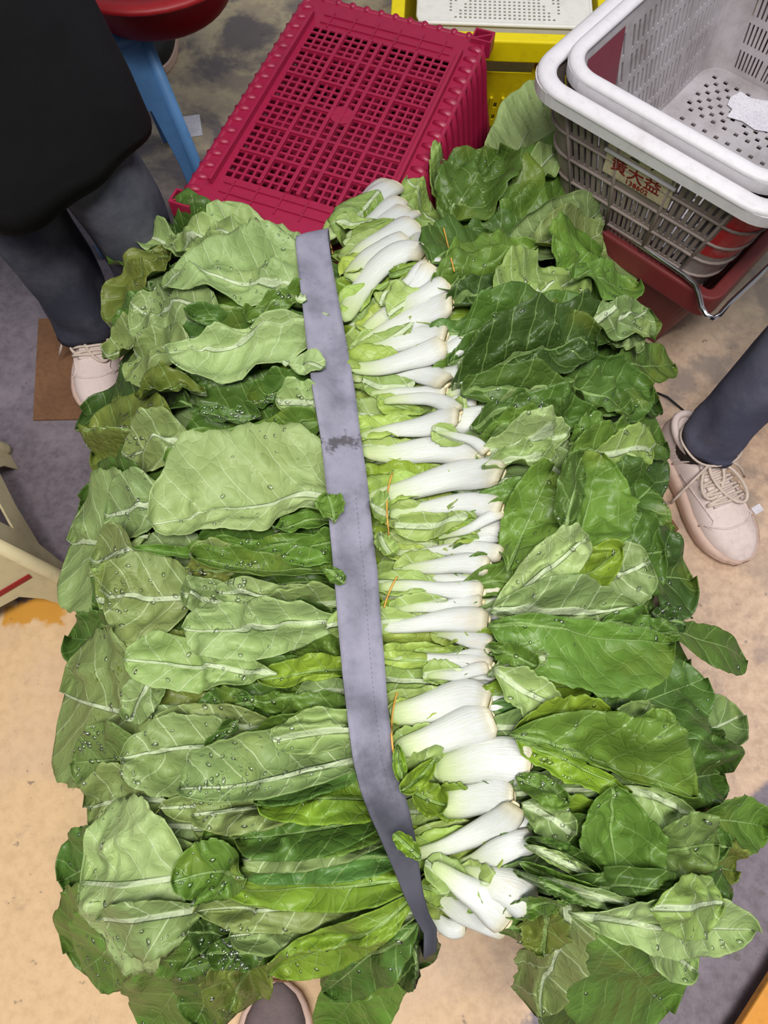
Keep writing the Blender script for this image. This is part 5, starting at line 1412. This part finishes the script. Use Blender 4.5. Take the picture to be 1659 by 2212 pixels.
# ---- the strap
SE = [(515,638,708),(560,642,714),(640,652,728),(740,663,747),(840,676,765),(940,693,778),(1040,704,793),(1140,713,803),(1240,722,815),(1340,730,822),(1440,739,831),(1540,750,838),(1640,764,850),(1700,778,868),(1760,802,885),(1820,828,898),(1880,854,906),(1930,874,912),(1980,898,926),(2010,916,942)]
ys = np.linspace(515, 2010, 90)
xl = np.interp(ys, [a for a, _, _ in SE], [b for _, b, _ in SE]); xr = np.interp(ys, [a for a, _, _ in SE], [c for _, _, c in SE])
NTT = 9
Xs = np.zeros((90, NTT)); Ys = np.zeros((90, NTT)); Zs = np.zeros((90, NTT))
for it in range(3):
    for i in range(90):
        for j in range(NTT):
            f = j / (NTT - 1); z = Zs[i, j] if it else 0.47
            x, y = at(xl[i] + (xr[i] - xl[i]) * f, ys[i] + (f - 0.5) * -14, z)
            Xs[i, j], Ys[i, j] = x, y
    Bm = local_blur(Xs, Ys, 5)
    Zs = np.maximum(np.maximum(hsamp(Bm, Xs, Ys), hsamp(HM, Xs, Ys) - 0.012), S(Xs, Ys)) + 0.002
    q = np.linspace(0, 1, 90)
    zc = np.polyval(np.polyfit(q, Zs.max(1), 6), q)
    Zs = np.maximum(smooth2(Zs, 14), smooth2(np.repeat(zc[:, None], NTT, 1), 2) - 0.003)
    Zs = smooth2(Zs, 6)
    dil = np.maximum.reduce([hsamp(HM, Xs + a * 0.004, Ys + b * 0.004) for a in (-2, -1, 0, 1, 2) for b in (-2, -1, 0, 1, 2)])
    Zs = smooth2(np.maximum(Zs, dil + 0.001), 5)
    Zs = smooth2(np.maximum(Zs, dil), 3)
# both ends turn down round the pile
def turn(Xr, Yr, Zr, sy, n=6, R=0.022):
    out = []
    for k in range(1, n + 1):
        a = math.pi / 2 * k / n
        out.append((Xr, Yr + sy * R * math.sin(a), Zr - R * (1 - math.cos(a))))
    out.append((Xr, Yr + sy * R, Zr - 0.10)); return out
A_ = turn(Xs[0], Ys[0], Zs[0], 1); Z_ = turn(Xs[-1], Ys[-1], Zs[-1], -1)
Xa = np.vstack([a[0] for a in reversed(A_)] + [Xs] + [a[0] for a in Z_])
Ya = np.vstack([a[1] for a in reversed(A_)] + [Ys] + [a[1] for a in Z_])
Za = np.vstack([a[2] for a in reversed(A_)] + [Zs] + [a[2] for a in Z_])
nS = Xa.shape[0]
Pt = np.stack([Xa, Ya, Za], -1)
N = np.cross(np.gradient(Pt, axis=0), np.gradient(Pt, axis=1)); N /= np.maximum(np.linalg.norm(N, axis=-1, keepdims=True), 1e-9)
if N[nS // 2, NTT // 2, 2] < 0: N = -N
Pt = Pt + N * 0.001; Pb = Pt - N * 0.0022
sv = np.concatenate([np.zeros(len(A_)), np.linspace(0, 1, 90), np.ones(len(Z_))])
uv = np.stack(np.broadcast_arrays(sv[:, None], np.linspace(0, 1, NTT)[None]), -1).reshape(-1, 2)
nn = nS * NTT
idx = np.arange(nn).reshape(nS, NTT)
loop = np.concatenate([idx[:, 0], idx[-1, 1:], idx[-2::-1, -1], idx[0, -2:0:-1]]); nx = np.roll(loop, -1)
quads = np.concatenate([grid_quads(nS, NTT, 0, False), grid_quads(nS, NTT, nn, True), np.stack([loop, loop + nn, nx + nn, nx], -1)])
me = np_mesh('strap', np.concatenate([Pt.reshape(-1, 3), Pb.reshape(-1, 3)]), quads, np.concatenate([uv, uv]), None, (M_STRAP,))
bm = bmesh.new(); bm.from_mesh(me); bmesh.ops.recalc_face_normals(bm, faces=bm.faces); bm.to_mesh(me); bm.free()
strap = link('webbing_strap', me); tag(strap, 'wide grey webbing strap running lengthwise over the pile of greens', 'strap')
splat(Xs, Ys, Zs + 0.001)

# ---- leaf tips that lap over the strap
for hi, sp in ((9, ('u','P', 610,785, 702,798, 34,32,.66,{'rip':.004,'cup':.004})), (17, ('t','g', 722,1130, 708,1070, 26,22,.6,{})),
               (20, ('t','g', 700,1240, 744,1262, 16,14,.6,{})), (28, ('t','y', 905,1850, 850,1800, 18,16,.55,{'wavy':.08})),
               (8, ('u','p', 640,655, 662,648, 8,10,.6,{'dry':1})), (28, ('t','y', 890,1710, 962,1740, 36,34,.55,{'lift':.01})),
               (25, ('t','y', 858,1610, 868,1690, 14,16,.6,{})), (17, ('u','y', 800,1090, 842,1110, 40,30,.6,{})), (18, ('u','w', 820,1160, 850,1210, 26,26,.6,{'wavy':.1})),
               (16, ('u','w', 1010,1120, 850,1140, 22,32,.6,{'wavy':.07})), (27, ('t','y', 940,1640, 865,1710, 20,22,.6,{}))):
    lf = leaf_mesh(sp, 20, 13); claim(lf, heads[hi][0])

# ---- rubber bands round some heads
def band(pts, lab):
    P = []
    for (x, y) in pts:
        z = rest_z(x, y, 0.0016); P.append((*at(x, y, z), z))
    m = MB(); m.tube(P, 0.0011, 6); o = m.build('rubber_band', M_RUBBER, smooth=True); tag(o, lab, 'rubber band', 'yellow rubber bands round the greens')
def spline(pts, n=18): return [tuple(r) for r in interp([(a, b, 0) for a, b in pts], n)[:, :2]]
band(spline([(848,1022),(838,1060),(836,1110),(842,1168)]), 'yellow rubber band round the longest glossy white stem')
band(spline([(858,1246),(842,1276),(830,1312)]), 'thin yellow rubber band round the flat square-cut stem')
band(spline([(860,1490),(848,1540),(846,1590),(850,1626)]), 'orange-yellow rubber band round the fat white head')
band(spline([(706,512),(714,530),(718,548)]), 'short stretch of yellow band at the top end of the strap')
band(spline([(958,492),(970,540),(982,590)]), 'thin tan band across the leaves near the top stems')

# ---- packed middle of the pile and the crate that carries it
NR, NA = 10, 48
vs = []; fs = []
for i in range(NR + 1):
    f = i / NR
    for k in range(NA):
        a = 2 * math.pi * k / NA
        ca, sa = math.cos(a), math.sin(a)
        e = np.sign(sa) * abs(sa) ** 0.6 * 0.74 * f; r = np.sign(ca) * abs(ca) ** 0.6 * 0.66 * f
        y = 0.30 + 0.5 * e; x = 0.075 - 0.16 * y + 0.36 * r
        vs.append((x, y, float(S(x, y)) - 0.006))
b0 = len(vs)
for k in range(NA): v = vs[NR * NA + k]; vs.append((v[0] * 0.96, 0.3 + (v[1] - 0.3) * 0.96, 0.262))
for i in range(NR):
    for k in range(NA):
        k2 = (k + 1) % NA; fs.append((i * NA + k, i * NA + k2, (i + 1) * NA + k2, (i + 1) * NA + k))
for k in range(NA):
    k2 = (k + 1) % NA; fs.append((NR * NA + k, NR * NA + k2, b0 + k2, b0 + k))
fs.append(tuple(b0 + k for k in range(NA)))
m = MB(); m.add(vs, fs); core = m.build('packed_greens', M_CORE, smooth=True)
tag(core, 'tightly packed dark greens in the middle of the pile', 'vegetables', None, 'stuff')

# ---- water drops on the leaves
sites = np.concatenate([a for a, _ in DROP_SITES]); norms = np.concatenate([b for _, b in DROP_SITES])
vis = (sites[:, 2] > hsamp(HM, sites[:, 0], sites[:, 1]) - 0.0025) & (norms[:, 2] > 0.5)
sites, norms = sites[vis], norms[vis]
clump = np.sin(sites[:, 0] * 40 + 1.3) + np.sin(sites[:, 1] * 33) + np.where(sites[:, 0] < -0.06, 0.9, -0.5)
w = np.exp(0.9 * clump); w /= w.sum()
pick = rng.choice(len(sites), 2400, replace=False, p=w)
hv = [(0, 0, 1)]; 
for lat_, in ((0.9,), (0.35,)):
    for k in range(7):
        a = 2 * math.pi * k / 7; hv.append((math.cos(a) * math.cos(lat_ * 1.2), math.sin(a) * math.cos(lat_ * 1.2), math.sin(lat_ * 1.2)))
for k in range(7):
    a = 2 * math.pi * k / 7; hv.append((math.cos(a), math.sin(a), -0.2))
hv = np.array(hv)
hf = [(0, 1 + k, 1 + (k + 1) % 7) for k in range(7)]
for r_ in range(2):
    o1, o2 = 1 + 7 * r_, 8 + 7 * r_
    hf += [(o1 + k, o2 + k, o2 + (k + 1) % 7, o1 + (k + 1) % 7) for k in range(7)]
hf.append(tuple(15 + k for k in reversed(range(7))))
m = MB()
for i in pick:
    R = 0.0008 + 0.0020 * rng.random() ** 2.2
    nz = Vector(norms[i]); rot = nz.to_track_quat('Z', 'Y').to_matrix()
    st = rng.uniform(1.0, 1.7)
    A = np.array(rot) @ np.diag([R * st, R, R * 0.62])
    V = hv @ A.T + sites[i] + np.array(nz) * 0.0001
    m.add(V, hf)
dr = m.build('water_drops', M_WATER, smooth=True, fix=False); tag(dr, 'clear water drops scattered over the wet leaves', 'water', None, 'stuff')
